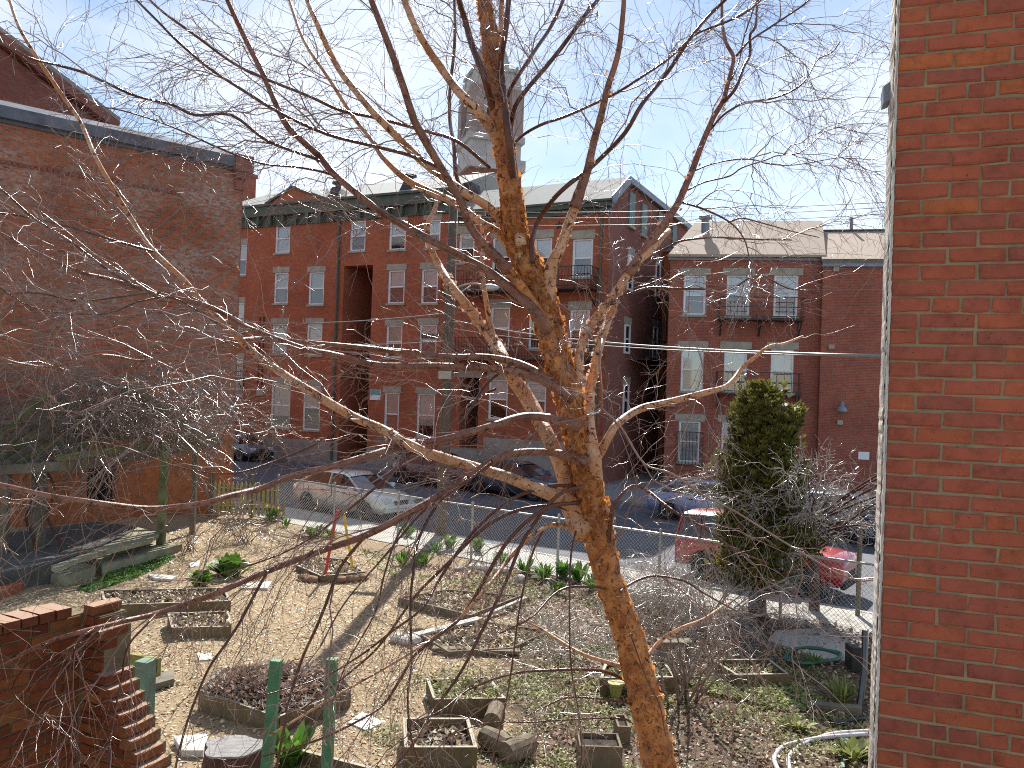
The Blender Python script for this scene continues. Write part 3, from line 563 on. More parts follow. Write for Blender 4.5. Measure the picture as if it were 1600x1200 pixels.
# ---- F gable building behind E
Fb = Bld('brick_building', -200, 25, 200, 33.5, 'brick gable end rising behind the tall weathered building at top left', 'building')
pk = [Fb.hit(-110, -18), Fb.hit(170, 195)]; x0 = pk[0][0]; x1, z1 = pk[1]; z0 = pk[0][1]
mb = MB(); mb.prism([(x0-8,0,0),(x1-.3,0,0),(x1-.3,0,z1-.1),(x0,0,z0-.2),(x0-8,0,z1-.1)], (0,9,0)); Fb.add(mb, 'wall', M['brickF'])
mb = MB(); mb.bar((x1+.25,-.1,z1),(x0,-.1,z0),.4,.35); mb.bar((x0,-.1,z0),(x0-8.4,-.1,z1),.4,.35); Fb.add(mb, 'raking_cornice', M['brickB'])
mb = MB(); mb.prism([(x1+.3,-.25,z1+.2),(x0,-.25,z0+.2),(x0,-.25,z0+.35),(x1+.35,-.25,z1+.35)], (0,9.3,0)); mb.prism([(x0,-.25,z0+.2),(x0-8.4,-.25,z1+.2),(x0-8.4,-.25,z1+.35),(x0,-.25,z0+.35)], (0,9.3,0)); Fb.add(mb, 'roof', M['slate'])
mb = MB(); mb.box(x1-.9,-.12,z1-1.4,x1-.3,.2,z1-.1); Fb.add(mb, 'corner_pilaster', M['brickB'])
r = Fb.rect(3,157,30,180); mb = MB(); mb.box(r[0],-.03,r[1],r[2],-.003,r[3]); Fb.add(mb, 'bricked_window', M['brickD'])
# ---- church tower
TY = 95.0; M['towerb'] = mat('tower_brownstone', (.30,.24,.23), .9, .25, .8)
tc_ = P(762, 300, TY); ct = empty('church_tower', (tc_.x, TY, GZ), math.radians(18), 'pale stone church belfry with dome roof seen behind the birch trunk', 'church')
s1 = TY/F*.79
def tz(py): return P(762, py, TY).z - GZ
mb = MB(); h = 52*s1; mb.box(-h,-h,0,h,h,tz(262)); ct_b = mb.build('tower_base', M['brickB'], ct)
def bx(w0, y0, y1, name, m, parent=ct, dz=0):
    k = MB(); h = w0*s1; k.box(-h,-h,tz(y0),h,h,tz(y1)-.004); return k.build(name, m, parent)
bx(58, 275, 258, 'cornice', M['tower']); bx(50, 258, 232, 'stage', M['tower']); bx(56, 232, 222, 'cornice', M['tower'])
h = 40*s1; z0, z1 = tz(222), tz(150)
for sx in (-1, 1):
    for sy in (-1, 1):
        k = MB(); k.box(sx*h-.75, sy*h-.75, z0, sx*h+.75, sy*h+.75, z1); k.build('corner_pier', M['towerb'], ct)
for ax in range(4):
    Rz = Matrix.Rotation(ax*math.pi/2, 4, 'Z')
    for off in (-1, 0, 1):
        k = MB(); k.box(off*1.35-.22, -h-.1, z0, off*1.35+.22, -h+.4, z0+(z1-z0)*.72); o = k.build('louvre_column', M['tower'], ct); o.matrix_local = Rz
    k = MB(); k.box(-h+.75,-h-.1,z0+(z1-z0)*.8,h-.75,-h+.4,z1)
    for q in range(13):
        a0 = math.pi*q/12; k.bar((-1.35*math.cos(a0)*1.0,-h+.1,z0+(z1-z0)*.62+1.3*math.sin(a0)),(-1.35*math.cos(a0+math.pi/12),-h+.1,z0+(z1-z0)*.62+1.3*math.sin(a0+math.pi/12)),.5,.35,(0,1,0))
    o = k.build('belfry_arch', M['tower'], ct); o.matrix_local = Rz
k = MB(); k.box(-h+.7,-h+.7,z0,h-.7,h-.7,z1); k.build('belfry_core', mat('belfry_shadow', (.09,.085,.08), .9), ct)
bx(48, 150, 140, 'cornice', M['tower']); bx(42, 140, 122, 'stage', M['tower']); bx(46, 122, 117, 'cornice', M['tower'])
for sx in (-1, 1):
    for sy in (-1, 1):
        k = MB(); k.lathe((sx*40*s1, sy*40*s1, tz(140)), [(.5,0),(.5,.9),(.25,1.1),(.35,1.5),(.08,2.2)], 8); k.build('finial', M['tower'], ct)
k = MB(); r0 = 34*s1; z = tz(117); hh = tz(60)-z
k.lathe((0,0,z), [(r0,0),(r0*1.02,hh*.25),(r0*.93,hh*.5),(r0*.72,hh*.75),(r0*.42,hh*.95),(.45,hh*1.1),(.45,hh*1.35),(.1,hh*1.7)], 16); k.build('dome', M['towerroof'], ct, smooth=True)
# ------------------------------------------------------------------ near walls of single bricks
def nearbrick_mat(name, stops):
    T = NT(name); oi = T.n('ShaderNodeObjectInfo'); o = T.n('ShaderNodeTexCoord').outputs['Object']
    c = ramp(T, oi.outputs['Random'], stops)
    ad = T.n('ShaderNodeVectorMath', operation='ADD'); T.l(o, ad.inputs[0]); T.l(oi.outputs['Location'], ad.inputs[1])
    c = mixc(T, .9, c, ramp(T, noise(T, 14, 6, .7, ad.outputs[0]), [(.28, (.62,.62,.66)), (.5, (1,1,1)), (.75, (1.22,1.15,1.05))]), 'MULTIPLY')
    c = mixc(T, ramp(T, noise(T, 70, 2, .5, ad.outputs[0]), [(.70, (0,0,0)), (.74, (.7,.7,.7))]), c, (.05,.03,.03))
    c = mixc(T, ramp(T, noise(T, 9, 7, .8, ad.outputs[0], .8), [(.62, (0,0,0)), (.76, (.45,.45,.45))]), c, (.36,.27,.18))
    c = mixc(T, .8, c, ramp(T, noise(T, 1.3, 4, .6, ad.outputs[0]), [(.3, (.72,.70,.72)), (.7, (1.2,1.18,1.15))]), 'MULTIPLY')
    T.l(c, T.b.inputs['Base Color']); T.b.inputs['Roughness'].default_value = .85; T.b.inputs['Specular IOR Level'].default_value = .25
    bump(T, noise(T, 60, 5, .75, ad.outputs[0]), .7, .004); return T.m
M['nb'] = nearbrick_mat('old_red_brick', [(0, (.31,.088,.058)), (.35, (.36,.098,.06)), (.6, (.38,.10,.056)), (.95, (.40,.108,.052)), (1, (.44,.125,.048))])
M['nb2'] = nearbrick_mat('orange_brick', [(0, (.13,.036,.018)), (.3, (.18,.05,.021)), (.7, (.235,.072,.026)), (1, (.28,.11,.04))])
M['cop'] = nearbrick_mat('sunlit_top_brick', [(0, (.17,.05,.025)), (.5, (.23,.075,.03)), (1, (.28,.12,.05))]); top_pale(M['cop'], (.42,.29,.21), .8)  # brick tops coloured pale for direct sun as well as smeared mortar
M['mortar'] = mat('sandy_mortar', (.30,.22,.13), .98, .28, 9, bmp=1, bd=.006)
M['mortarg'] = mat('mossy_mortar', (.17,.145,.085), .98, .35, 7, bmp=1, bd=.006)
def brick_meshes(w, h, d, m, n=7):
    out = []
    for i in range(n):
        bm_ = MB(); r = random.Random(i*7+int(w*1000)); c = .005; e = .0034
        def j(s): return s*e*r.uniform(-1, 1)
        # front face with worn edge: outer ring at y=c, inner at y=0
        O = [(j(1),c,j(1)),(w/2+j(1),c,j(1.2)),(w+j(1),c,j(1)),(w+j(1),c,h+j(1)),(w/2,c,h+j(1.2)),(j(1),c,h+j(1))]
        I = [(c*1.2+abs(j(2)),j(.5),c+abs(j(2))),(w/2,j(.5),c),(w-c*1.2-abs(j(2)),j(.5),c+abs(j(2))),(w-c*1.2-abs(j(2)),j(.5),h-c-abs(j(2))),(w/2,j(.5),h-c),(c*1.2+abs(j(2)),j(.5),h-c-abs(j(2)))]
        Bk = [(x, d, z) for x, y, z in O]
        bm_.v = O+I+Bk; k = 6
        for q in range(k): bm_.f.append((q, (q+1)%k, k+(q+1)%k, k+q)); bm_.f.append((q+2*k, (q+1)%k+2*k, (q+1)%k, q))
        bm_.f.append(tuple(range(k, 2*k))); bm_.f.append(tuple(range(3*k-1, 2*k-1, -1)))
        me = bpy.data.meshes.new('brick'); me.from_pydata(bm_.v, [], bm_.f); me.materials.append(m); me.update(); out.append(me)
    return out
def put(me, parent, loc, rz=0, name='brick'):
    o = bpy.data.objects.new(name, me); COL.objects.link(o); o.parent = parent; o.location = loc; o.rotation_euler = (random.uniform(-.006,.006), random.uniform(-.008,.008), rz+random.uniform(-.006,.006)); return o
# right wall
th = math.radians(19); a = P(1388, 600, 3.4); pitch = .0685
rw = empty('brick_wall', (a.x, a.y, 0), -th, 'near red brick wall with peeling white paint along its edge, at the right', 'wall')
bw, bh = .203, .058; st_, hd = .2145, .1105
full = brick_meshes(bw, bh, .09, M['nb']); half = brick_meshes(.099, bh, .09, M['nb']); tq = brick_meshes(.147, bh, .09, M['nb'])
zlo, zhi, WW = 2.62, 6.06, .86
mb = MB(); mb.box(.002, .0085, zlo-.0, WW, .30, zhi); mb.build('mortar', M['mortar'], rw)
r0 = int(round(zlo/pitch)); rows = int((zhi-zlo)/pitch); cnt = 0
for i in range(rows):
    z = zlo + i*pitch + .005; x = .003; hdr = (i % 13) in (4,)
    if not hdr and i % 2 == 0: put(random.choice(half), rw, (x, random.uniform(-.002,.003), z)); x += hd
    if hdr: put(random.choice(tq), rw, (x, 0, z)); x += .1585
    while x < WW-.02:
        if hdr: rem = WW-x
        me = random.choice(half if (hdr or (WW-x) < .18 or random.random() < .05) else full); wd = hd if me in half else st_
        if x+wd > WW+.08: break
        put(me, rw, (x, random.uniform(-.002,.003), z+random.uniform(-.0015,.0015))); x += wd; cnt += 1
# lower and upper rest of the wall, outside the frame
mb = MB(); mb.box(.002, .004, -.3, 2.6, .30, zlo-.002); mb.box(.002, .004, zhi+.002, 2.6, .30, 7.6); mb.box(WW+.002, .004, zlo, 2.6, .30, zhi); mb.build('wall_beyond', brick_mat('near_brick_beyond', (.29,.07,.045), (.22,.06,.04), (.22,.18,.10)), rw)
mb = MB(); mb.box(.004, .302, -.3, 2.6, .34, 7.6); mb.build('wall_back', M['mortar'], rw)
def peel_mat():
    T = NT('peeling_paint'); o = T.n('ShaderNodeTexCoord').outputs['Object']; m_ = T.n('ShaderNodeMapping'); m_.inputs['Scale'].default_value = (30,30,2.2); T.l(o, m_.inputs[0])
    f = noise(T, 1.6, 7, .75, m_.outputs[0], .8); c = ramp(T, f, [(.33, (.16,.07,.06)), (.42, (.36,.22,.19)), (.47, (.62,.57,.50)), (.62, (.74,.72,.68)), (.72, (.30,.24,.2))])
    T.l(c, T.b.inputs['Base Color']); T.b.inputs['Roughness'].default_value = .8; bump(T, f, 1, .01); return T.m
M['peel'] = peel_mat()
# ragged edge board of flaking paint on the corner
def ragged(x0, x1, y0, y1, z0, z1, amp, n, seed):
    r = random.Random(seed); k = MB(); zz = [z0+(z1-z0)*i/n for i in range(n+1)]; off = [r.uniform(-amp, amp) for _ in zz]; of2 = [r.uniform(-amp*.6, amp*.6) for _ in zz]
    for i in range(n+1): k.v += [(x0+off[i], y0, zz[i]), (x1+of2[i], y0+of2[i], zz[i]), (x1, y1, zz[i]), (x0+off[i]*.5, y1, zz[i])]
    for i in range(n):
        b = i*4
        for q in range(4): k.f.append((b+q, b+(q+1)%4, b+4+(q+1)%4, b+4+q))
    k.f.append((3,2,1,0)); k.f.append((n*4, n*4+1, n*4+2, n*4+3)); return k
ragged(-.009, .001, .003, .20, -.3, 7.6, .0028, 500, 3).build('edge_board', M['peel'], rw)
ragged(-.014, -.010, .045, .19, -.3, 7.6, .004, 420, 9).build('paint_layer', M['peel'], rw)
k = MB(); k.prism([(-.012,.13,5.63),(-.040,.13,5.62),(-.043,.13,5.69),(-.012,.13,5.715)], (0,.10,0)); k.build('metal_bracket', M['bluegrey'], rw)
# stair wall bottom left (inside corner of two walls, right one steps down)
cz = 5.15; cpt = P(130, 960, cz); ztop = cpt.z+.03; ztop = 2.83
la = math.atan2(.89, .456); ra = math.atan2(-.456, .89)
lw = empty('brick_wall', (cpt.x, cpt.y, 0), 0, 'stepped orange brick garden wall with sunlit stair-like end, bottom left corner', 'wall')
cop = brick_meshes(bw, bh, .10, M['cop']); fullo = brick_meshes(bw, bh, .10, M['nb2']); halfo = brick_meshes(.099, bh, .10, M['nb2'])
dl = Vector((math.cos(la), math.sin(la), 0)); dr_ = Vector((math.cos(ra), math.sin(ra), 0))
nl = Vector((dl.y, -dl.x, 0)) # toward viewer side
mort = MB()
def wallbox(k, p, d, nrm, x0, x1, z0, z1, t0=.012, t1=.2):
    q = [p+d*x0-nrm*t0, p+d*x1-nrm*t0, p+d*x1-nrm*t1, p+d*x0-nrm*t1]; k.prism([(v.x, v.y, z1) for v in q], (0,0,z0-z1))
nr = Vector((dr_.y, -dr_.x, 0)); o0 = Vector((cpt.x, cpt.y, 0)); zero = Vector((0,0,0))
Ll = .86
wallbox(mort, zero, dl, nl, -1.6, .02, -.2, ztop-.066); 
rowsn = 17
for i in range(rowsn):
    z = ztop - .066 - (i+1)*pitch + .006; x = -.0 - (.05 if i % 2 else .155)
    xs_ = x
    first = True
    x = 0.0
    while x > -Ll-.1:
        me = random.choice(halfo if (first and i % 2) or random.random() < .08 else fullo); wd = hd if me in halfo else st_
        x -= wd; p = dl*x; put(me, lw, (p.x, p.y, z), la); first = False
# coping of bricks on edge, lit by the sun, laid across the wall
for i in range(9):
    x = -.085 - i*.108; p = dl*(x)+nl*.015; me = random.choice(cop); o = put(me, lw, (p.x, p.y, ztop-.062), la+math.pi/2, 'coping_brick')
# right face, stepping down
steps = [] 
wallbox(mort, zero, dr_, nr, 0, .15, -.2, ztop-.066)
p = dr_*.0+nr*.02
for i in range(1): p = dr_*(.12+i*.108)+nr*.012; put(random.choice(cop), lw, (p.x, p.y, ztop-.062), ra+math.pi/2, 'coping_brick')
z = ztop-.066-.005
for i in range(17):
    if i < 1: ext = .17
    elif i < 5: ext = .215
    else: ext = .215 + (i-4)*.052
    zz = z-(i+1)*pitch+.006
    x = 0.0; first = True
    while x < ext-.03:
        me = random.choice(halfo if (first and i % 2 == 0) else fullo); wd = hd if me in halfo else st_; p = dr_*x; ob = put(me, lw, (p.x, p.y, zz), ra); first = False
        if x+wd > ext: ob.scale.x = max(.2, (ext-x-.011)/(wd-.011)); wd = ext-x
        x += wd
    wallbox(mort, zero, dr_, nr, 0, x-.012, zz-.011, zz+bh+.0015)
    if i >= 5 or i == 1: # protruding end brick laid across the wall
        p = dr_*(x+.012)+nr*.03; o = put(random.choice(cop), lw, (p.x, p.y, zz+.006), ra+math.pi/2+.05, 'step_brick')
mort.build('mortar', M['mortarg'], lw)
# ------------------------------------------------------------------ river birch
TR = empty('river_birch', (1.55, 6.1, 0), 0, 'large multi stemmed river birch with peeling orange bark, leaning left through the middle', 'tree')
org = np.array([1.55, 6.1, 0.0])
def limb(pts, r0, r1, Y0, Y1, m='barkd', name='branch', sides=8, rough=0.0, sub=4, seed=0, rr=None):
    n = len(pts); W = []
    ds = [0]
    for i in range(1, n): ds.append(ds[-1]+math.hypot(pts[i][0]-pts[i-1][0], pts[i][1]-pts[i-1][1]))
    for i, q in enumerate(pts):
        t = ds[i]/ds[-1]; Y = Y0+(Y1-Y0)*t+ (.12*math.sin(i*1.7+seed) if seed else 0); W.append(P(q[0], q[1], Y))
    if rr is not None and name == 'branch' and 5 < rr[0] < 9: rr = [rr[0]*1.4]+[rr[1]*1.12]+list(rr[2:])
    Cv = catmull(W, sub); k = len(Cv); rad = []
    for i in range(k):
        t = i/(k-1); Y = Cv[i].y
        rp_ = (r0+(r1-r0)*t) if rr is None else float(np.interp(t*(n-1), range(n), rr))
        rad.append(rp_*Y/F)
    mb = MB(); mb.tube([Vector(v)-Vector(org) for v in Cv], rad, sides)
    if rough:
        rg = random.Random(seed+5); V = []
        for i, v in enumerate(mb.v):
            c = Cv[i//sides]-Vector(org) if i < k*sides else Vector((0,0,0)); d = Vector(v)-c; f = 1+rg.uniform(-rough, rough); V.append(tuple(c+d*f))
        mb.v = V
    o = mb.build(name, M[m], TR, smooth=True); return np.array([tuple(v) for v in Cv]), np.array(rad)
LB = []   # limbs that carry twigs
def LM(pts, r0, r1, Y0, Y1, m='barkd', tw=1.0, **k):
    k.setdefault('seed', len(LB)); c, r = limb(pts, r0, r1, Y0, Y1, m, **k)
    if tw: LB.append((c, tw))
    return c, r
base = G(1085, 1505, 0)
tp = [(1102,1540),(1062,1350),(1037,1230),(1010,1100),(984,1000),(950,900),(933,820),(916,745),(902,690),(889,620),(866,540),(842,450),(819,400),(802,350),(799,300),(793,270),(784,200),(773,130),(765,60),(757,0),(750,-70),(745,-140)]
trr = [38,32,26,25,23,21,24,20,17,20,20.5,22,20,18.5,17,16.5,15.5,14,12.5,10.5,9,8]
tc1, tr1 = LM(tp, 30, 10, 6.1, 5.9, 'bark', tw=.35, name='trunk', sides=26, rough=.085, sub=8, rr=trr)
stems = [
 ([(930,830),(930,770),(928,720),(920,660),(922,610),(930,570),(938,535),(950,500),(965,460),(987,420),(1020,388),(1045,360)], 20, 5, 5.98, 6.3, 'barkp', dict(rr=[16,15,12,9,8,7,7,6.5,6.5,6,5.5,4])),
 ([(893,640),(902,600),(907,545),(925,505),(950,473),(980,430),(1002,398),(1032,358),(1057,322),(1068,298),(1082,265),(1097,225),(1115,183),(1130,157),(1140,120),(1146,90),(1135,68),(1129,40),(1128,0),(1130,-50)], 9, 3, 5.95, 6.6, 'barkr', dict(rr=[10,9,8,7,7,7,7,7,6,6,5.5,5,4.5,4,3.6,3,2.7,2.5,2.2,2])),
 ([(852,500),(857,455),(862,415),(877,385),(888,352),(898,325),(907,296),(918,266),(927,225),(938,185),(950,135),(962,98),(969,65),(975,0),(978,-60)], 12, 3.5, 5.95, 5.5, 'barkr', dict(rr=[12,12,11,9,9,8,8,7,6.5,6,5.5,5,4.5,4,3])),
 ([(912,835),(893,790),(880,735),(860,690),(842,655),(822,620),(803,592),(787,562),(775,538),(750,505),(728,475),(702,443),(686,415),(675,392),(667,357),(680,325),(684,300)], 14, 3, 5.95, 6.6, 'barkp', dict(rr=[18,18,14,11,12,12,11,11,9,8,7,7,6,5,5,3.5,2.5])),
 ([(772,535),(763,490),(757,455),(752,415),(756,380),(751,350)], 5, 2.5, 6.3, 6.5, 'barkp', {}),
 ([(868,545),(855,510),(825,462),(795,423),(772,398),(750,375),(733,350),(720,315),(700,280),(680,247),(662,215),(647,187),(625,120),(606,67),(580,0),(560,-60)], 9, 4, 5.9, 5.2, 'barkr', dict(rr=[7,7.5,7.5,7,7,6.5,6.2,6,6,6,6.5,6,5.5,5,4.5,4])),
 ([(855,520),(830,480),(775,432),(725,403),(697,388),(675,377),(637,356),(600,335),(567,310),(522,272),(500,245),(470,218),(445,191),(411,116),(381,56),(355,0),(340,-40)], 9, 3.5, 5.9, 5.3, 'barkr', dict(rr=[8,8,7,6.5,6,6,6,5.5,5.5,5.5,5.5,5,5,4.5,4,3.5,3])),
 ([(815,382),(805,362),(790,350),(760,321),(720,297),(687,273),(655,248),(606,199),(580,172),(535,116),(512,75),(494,34),(480,0),(470,-40)], 8, 3, 5.95, 5.4, 'barkp', dict(rr=[9,8,8,7.5,7,7,6.5,6,5.5,5,4.5,4,3.5,3])),
 ([(815,405),(797,385),(776,362),(750,347),(710,317),(662,295),(630,277),(599,247),(580,218),(550,180),(512,120),(475,64),(452,0),(440,-40)], 6, 2, 5.95, 6.4, 'barkp', dict(rr=[7,7,6.5,6,6,5.5,5,4,3.5,3,2.7,2.5,2.2,2])),
 ([(796,260),(773,210),(750,177),(720,147),(697,117),(673,83),(653,50),(632,0),(620,-40)], 6, 3.5, 5.9, 5.5, 'barkp', dict(rr=[11,9,8,7,6.5,6,5.5,5,4])),
 ([(783,205),(765,150),(755,115),(737,70),(727,33),(717,0),(708,-50)], 6, 4, 5.9, 5.6, 'barkd', {}),
 ([(803,290),(797,233),(790,180),(785,130),(783,95),(790,50),(795,0),(798,-50)], 6.5, 3.5, 5.88, 5.6, 'barkd', {}),
 ([(786,170),(783,120),(782,60),(784,0),(785,-40)], 4.5, 4, 6.0, 6.1, 'barkp', {}),
 ([(832,410),(831,377),(840,347),(863,313),(890,287),(917,267),(943,243),(977,207),(1003,163),(1030,130),(1050,103),(1068,75),(1090,45),(1112,20),(1140,-8),(1160,-40)], 4.5, 2.5, 5.9, 5.6, 'barkd', {}),
 ([(797,240),(806,222),(823,207),(850,193),(883,182),(933,160),(967,143),(1003,120),(1047,90),(1085,55),(1120,40),(1165,20),(1200,-10)], 2.7, 1.5, 5.9, 5.5, 'barkd', {}),
 ([(797,215),(800,190),(806,165),(823,140),(857,100),(883,67),(917,20),(934,0),(960,-40)], 4.2, 3, 5.88, 5.4, 'barkd', {}),
 ([(792,170),(795,145),(807,123),(837,77),(860,43),(880,0),(890,-40)], 3.6, 2.5, 5.95, 6.4, 'barkd', {}),
 ([(722,298),(712,270),(709,225),(703,190),(703,140),(709,85),(711,40),(710,0),(712,-40)], 3.6, 2, 6.6, 6.8, 'barkd', {}),
 ([(765,262),(715,221),(662,204),(587,184),(531,172),(482,150),(407,120),(362,97),(306,56),(250,15),(215,-20)], 3, 2, 5.9, 5.0, 'barkd', {}),
 ([(700,268),(644,244),(587,229),(512,210),(437,176),(381,142),(325,105),(280,67),(250,37),(205,-8)], 3, 2, 5.8, 5.0, 'barkd', {}),
 ([(560,300),(520,274),(470,262),(407,255),(344,232),(287,206),(250,191),(200,175),(150,165)], 2, 1, 5.7, 4.8, 'barkd', {}),
 ([(497,252),(490,247),(419,221),(362,180),(306,180),(267,163),(213,150),(167,130),(130,113),(83,100),(45,90),(0,67),(-50,45)], 2.6, 2, 5.5, 4.4, 'barkd', {}),
 ([(915,820),(890,785),(835,762),(792,745),(750,732),(695,716),(650,700),(605,675),(550,650),(510,627),(470,602),(432,577),(395,550),(365,520),(337,492),(312,467),(287,437),(255,407),(230,380),(200,333),(180,300),(150,247),(127,193),(103,157),(60,93),(30,43),(15,0),(0,-40)], 9, 3, 5.95, 4.6, 'barkp', dict(rr=[14,13,10,9,8,8,8,7.5,7,7,6.5,6,5.5,5,4.6,4.3,4,3.8,3.6,3.5,3.3,3.2,3,3,2.8,2.6,2.4,2])),
 ([(897,640),(885,618),(862,602),(825,585),(775,577),(700,572),(650,572),(587,570),(525,555),(475,545),(432,530),(387,512),(362,497),(320,477),(250,460),(175,437),(125,425),(62,397),(0,364),(-50,340)], 9, 3, 5.95, 4.6, 'barkr', dict(rr=[9,9,8,7,6,5.5,5.5,5.5,5,5,5,4.5,4.5,4,4,3.5,3,2.8,2.5,2.3])),
 ([(890,625),(872,607),(840,582),(800,565),(750,557),(707,558),(650,552),(600,547),(537,540),(480,535),(432,530),(400,529),(362,534),(300,550),(225,564),(180,557),(150,556),(112,567),(75,574),(25,567),(0,559),(-40,552)], 6.5, 2.4, 5.92, 5.2, 'barkr', dict(rr=[8,7.5,6.5,6,5,5,5,4.5,4,3.5,3.5,3.5,3.2,3,3,2.7,2.6,2.4,2.4,2.2,2,2])),
 ([(903,665),(885,660),(850,652),(812,652),(770,665),(700,685),(650,693),(600,705),(525,727),(450,746),(412,762),(350,777),(325,785),(275,792),(225,794),(150,785),(75,774),(0,757),(-50,750)], 7.5, 3, 5.85, 4.6, 'barkr', dict(rr=[8,7,6.5,6.5,6,6,6,6,5.5,5,5,5,4.5,4.5,4.2,4,3.6,3.3,3])),
 ([(912,722),(900,716),(860,707),(812,707),(775,717),(737,742),(720,755),(650,795),(575,835),(512,857),(417,892),(350,922),(325,932),(250,957),(175,975),(100,995),(50,1015),(0,1040),(-40,1060)], 6.5, 3, 5.85, 4.5, 'barkr', dict(rr=[7,7,6,6,6,6,6,6,5.5,5.3,5,4.8,4.5,4.3,4,3.8,3.5,3,3])),
 ([(418,893),(400,925),(375,972),(350,1010),(325,1047),(300,1107),(282,1165),(270,1220)], 2.6, 1.6, 4.9, 4.7, 'barkd', {}),
 ([(930,715),(937,708),(950,685),(965,662),(1000,639),(1050,627),(1100,614),(1137,602),(1160,575),(1175,562),(1200,542),(1225,537),(1255,525)], 7, 2, 5.95, 6.3, 'barkp', dict(rr=[7,7,6.5,6.5,6,5.5,5,4,3.5,3,2.5,2,1.5])),
 ([(950,870),(955,812),(962,785),(987,760),(1012,767),(1050,797),(1100,825),(1150,860),(1200,880)], 4, 1.5, 5.9, 5.4, 'barkd', {}),
 ([(941,530),(937,565),(940,612),(940,638),(930,646),(915,650),(895,661),(875,675),(850,690)], 2.0, 1.2, 5.3, 5.2, 'twigm', {}),
 ([(940,638),(958,655),(975,675),(1007,725),(1050,740),(1100,775),(1150,800),(1230,850),(1330,905),(1390,900)], 2.0, 1.2, 5.3, 4.8, 'twigm', {}),
 ([(990,415),(1010,402),(1037,390),(1062,377),(1100,372),(1125,371),(1180,374),(1237,375)], 2.4, 1, 6.2, 6.4, 'barkd', {}),
 ([(955,475),(970,465),(1012,450),(1060,451),(1107,452),(1125,457),(1150,448),(1170,435),(1190,430),(1230,450),(1270,455)], 2.4, 1, 6.1, 6.2, 'barkd', {}),
 ([(1057,315),(1068,317),(1100,327),(1140,347),(1162,372),(1170,400),(1175,430)], 2, .8, 6.4, 6.5, 'barkd', {}),
 ([(1138,347),(1150,343),(1162,341),(1200,351),(1240,362),(1280,371)], 1.6, .7, 6.45, 6.6, 'barkd', {}),
 ([(240,393),(183,377),(117,357),(50,340),(0,333),(-40,330)], 2.2, 1.6, 4.9, 4.5, 'barkd', {}),
 ([(210,446),(205,444),(162,417),(110,377),(52,340),(7,300),(-20,280)], 2.2, 1.6, 4.9, 4.5, 'barkd', {}),
 ([(250,457),(237,457),(180,465),(120,470),(60,458),(0,460),(-30,462)], 1.8, 1, 4.9, 4.5, 'barkd', {}),
 ([(345,505),(330,500),(270,465),(215,472),(170,490),(110,490),(50,480),(0,450)], 1.8, 1, 4.9, 4.5, 'barkd', {}),
 ([(1075,297),(1100,285),(1140,275),(1160,262),(1197,250),(1215,243),(1245,240),(1265,228),(1290,205),(1320,198)], 1.4, .6, 6.3, 6.6, 'barkd', {}),
 ([(1083,268),(1110,257),(1150,249),(1180,250),(1200,256),(1240,258),(1300,248),(1320,247),(1370,250)], 1.2, .5, 6.3, 6.8, 'barkd', {}),
 ([(1110,203),(1130,180),(1160,162),(1180,158),(1210,153),(1245,138),(1262,120),(1278,93),(1300,82),(1312,66)], 2, .8, 6.3, 6.6, 'barkd', {}),
 ([(1131,160),(1150,137),(1162,105),(1172,85),(1172,55),(1180,42),(1183,10),(1187,-20)], 3, 1.8, 6.4, 6.6, 'barkd', {}),
 ([(1150,88),(1170,65),(1200,45),(1230,25),(1255,8),(1275,-10)], 2, 1.2, 6.4, 6.0, 'barkd', {}),
 ([(1143,125),(1155,95),(1162,60),(1172,30),(1182,0)], 1.5, 1, 6.4, 6.8, 'barkd', {}),
]
M['twigm'] = M['twig']
def split_stem(e, pt, ma, mb_):
    pts, r0, r1, Y0, Y1, m, kw = e; i = pts.index(pt); d = [0]
    for a, b in zip(pts, pts[1:]): d.append(d[-1]+math.hypot(b[0]-a[0], b[1]-a[1]))
    Ym = Y0+(Y1-Y0)*d[i]/d[-1]; rr = kw.get('rr'); n = len(pts)
    q = Ym + 0.0
    return [(pts[:i+1], 0, 0, Y0, Ym, ma, dict(rr=rr[:i+1], seed=0)), (pts[i-1:], 0, 0, Y0+(Y1-Y0)*d[i-1]/d[-1], Y1, mb_, dict(rr=rr[i-1:], seed=0))]
out_ = []
for e in stems:
    if e[0][0] == (852,500): out_ += split_stem(e, (897,0) if False else (907,296), 'barkp', 'barkr')
    elif e[0][0] == (893,640): out_ += split_stem(e, (1002,398), 'barkp', 'barkr')
    elif e[0][0] == (868,545): out_ += split_stem(e, (772,398), 'bark', 'barkr')
    else: out_.append(e)
stems = out_
for pts, r0, r1, Y0, Y1, m, kw in stems:
    LM(pts, r0, r1, Y0, Y1, m, sides=9 if r0 > 5 else 6, rough=.05 if m in ('barkp', 'barkr') else .015, **kw)
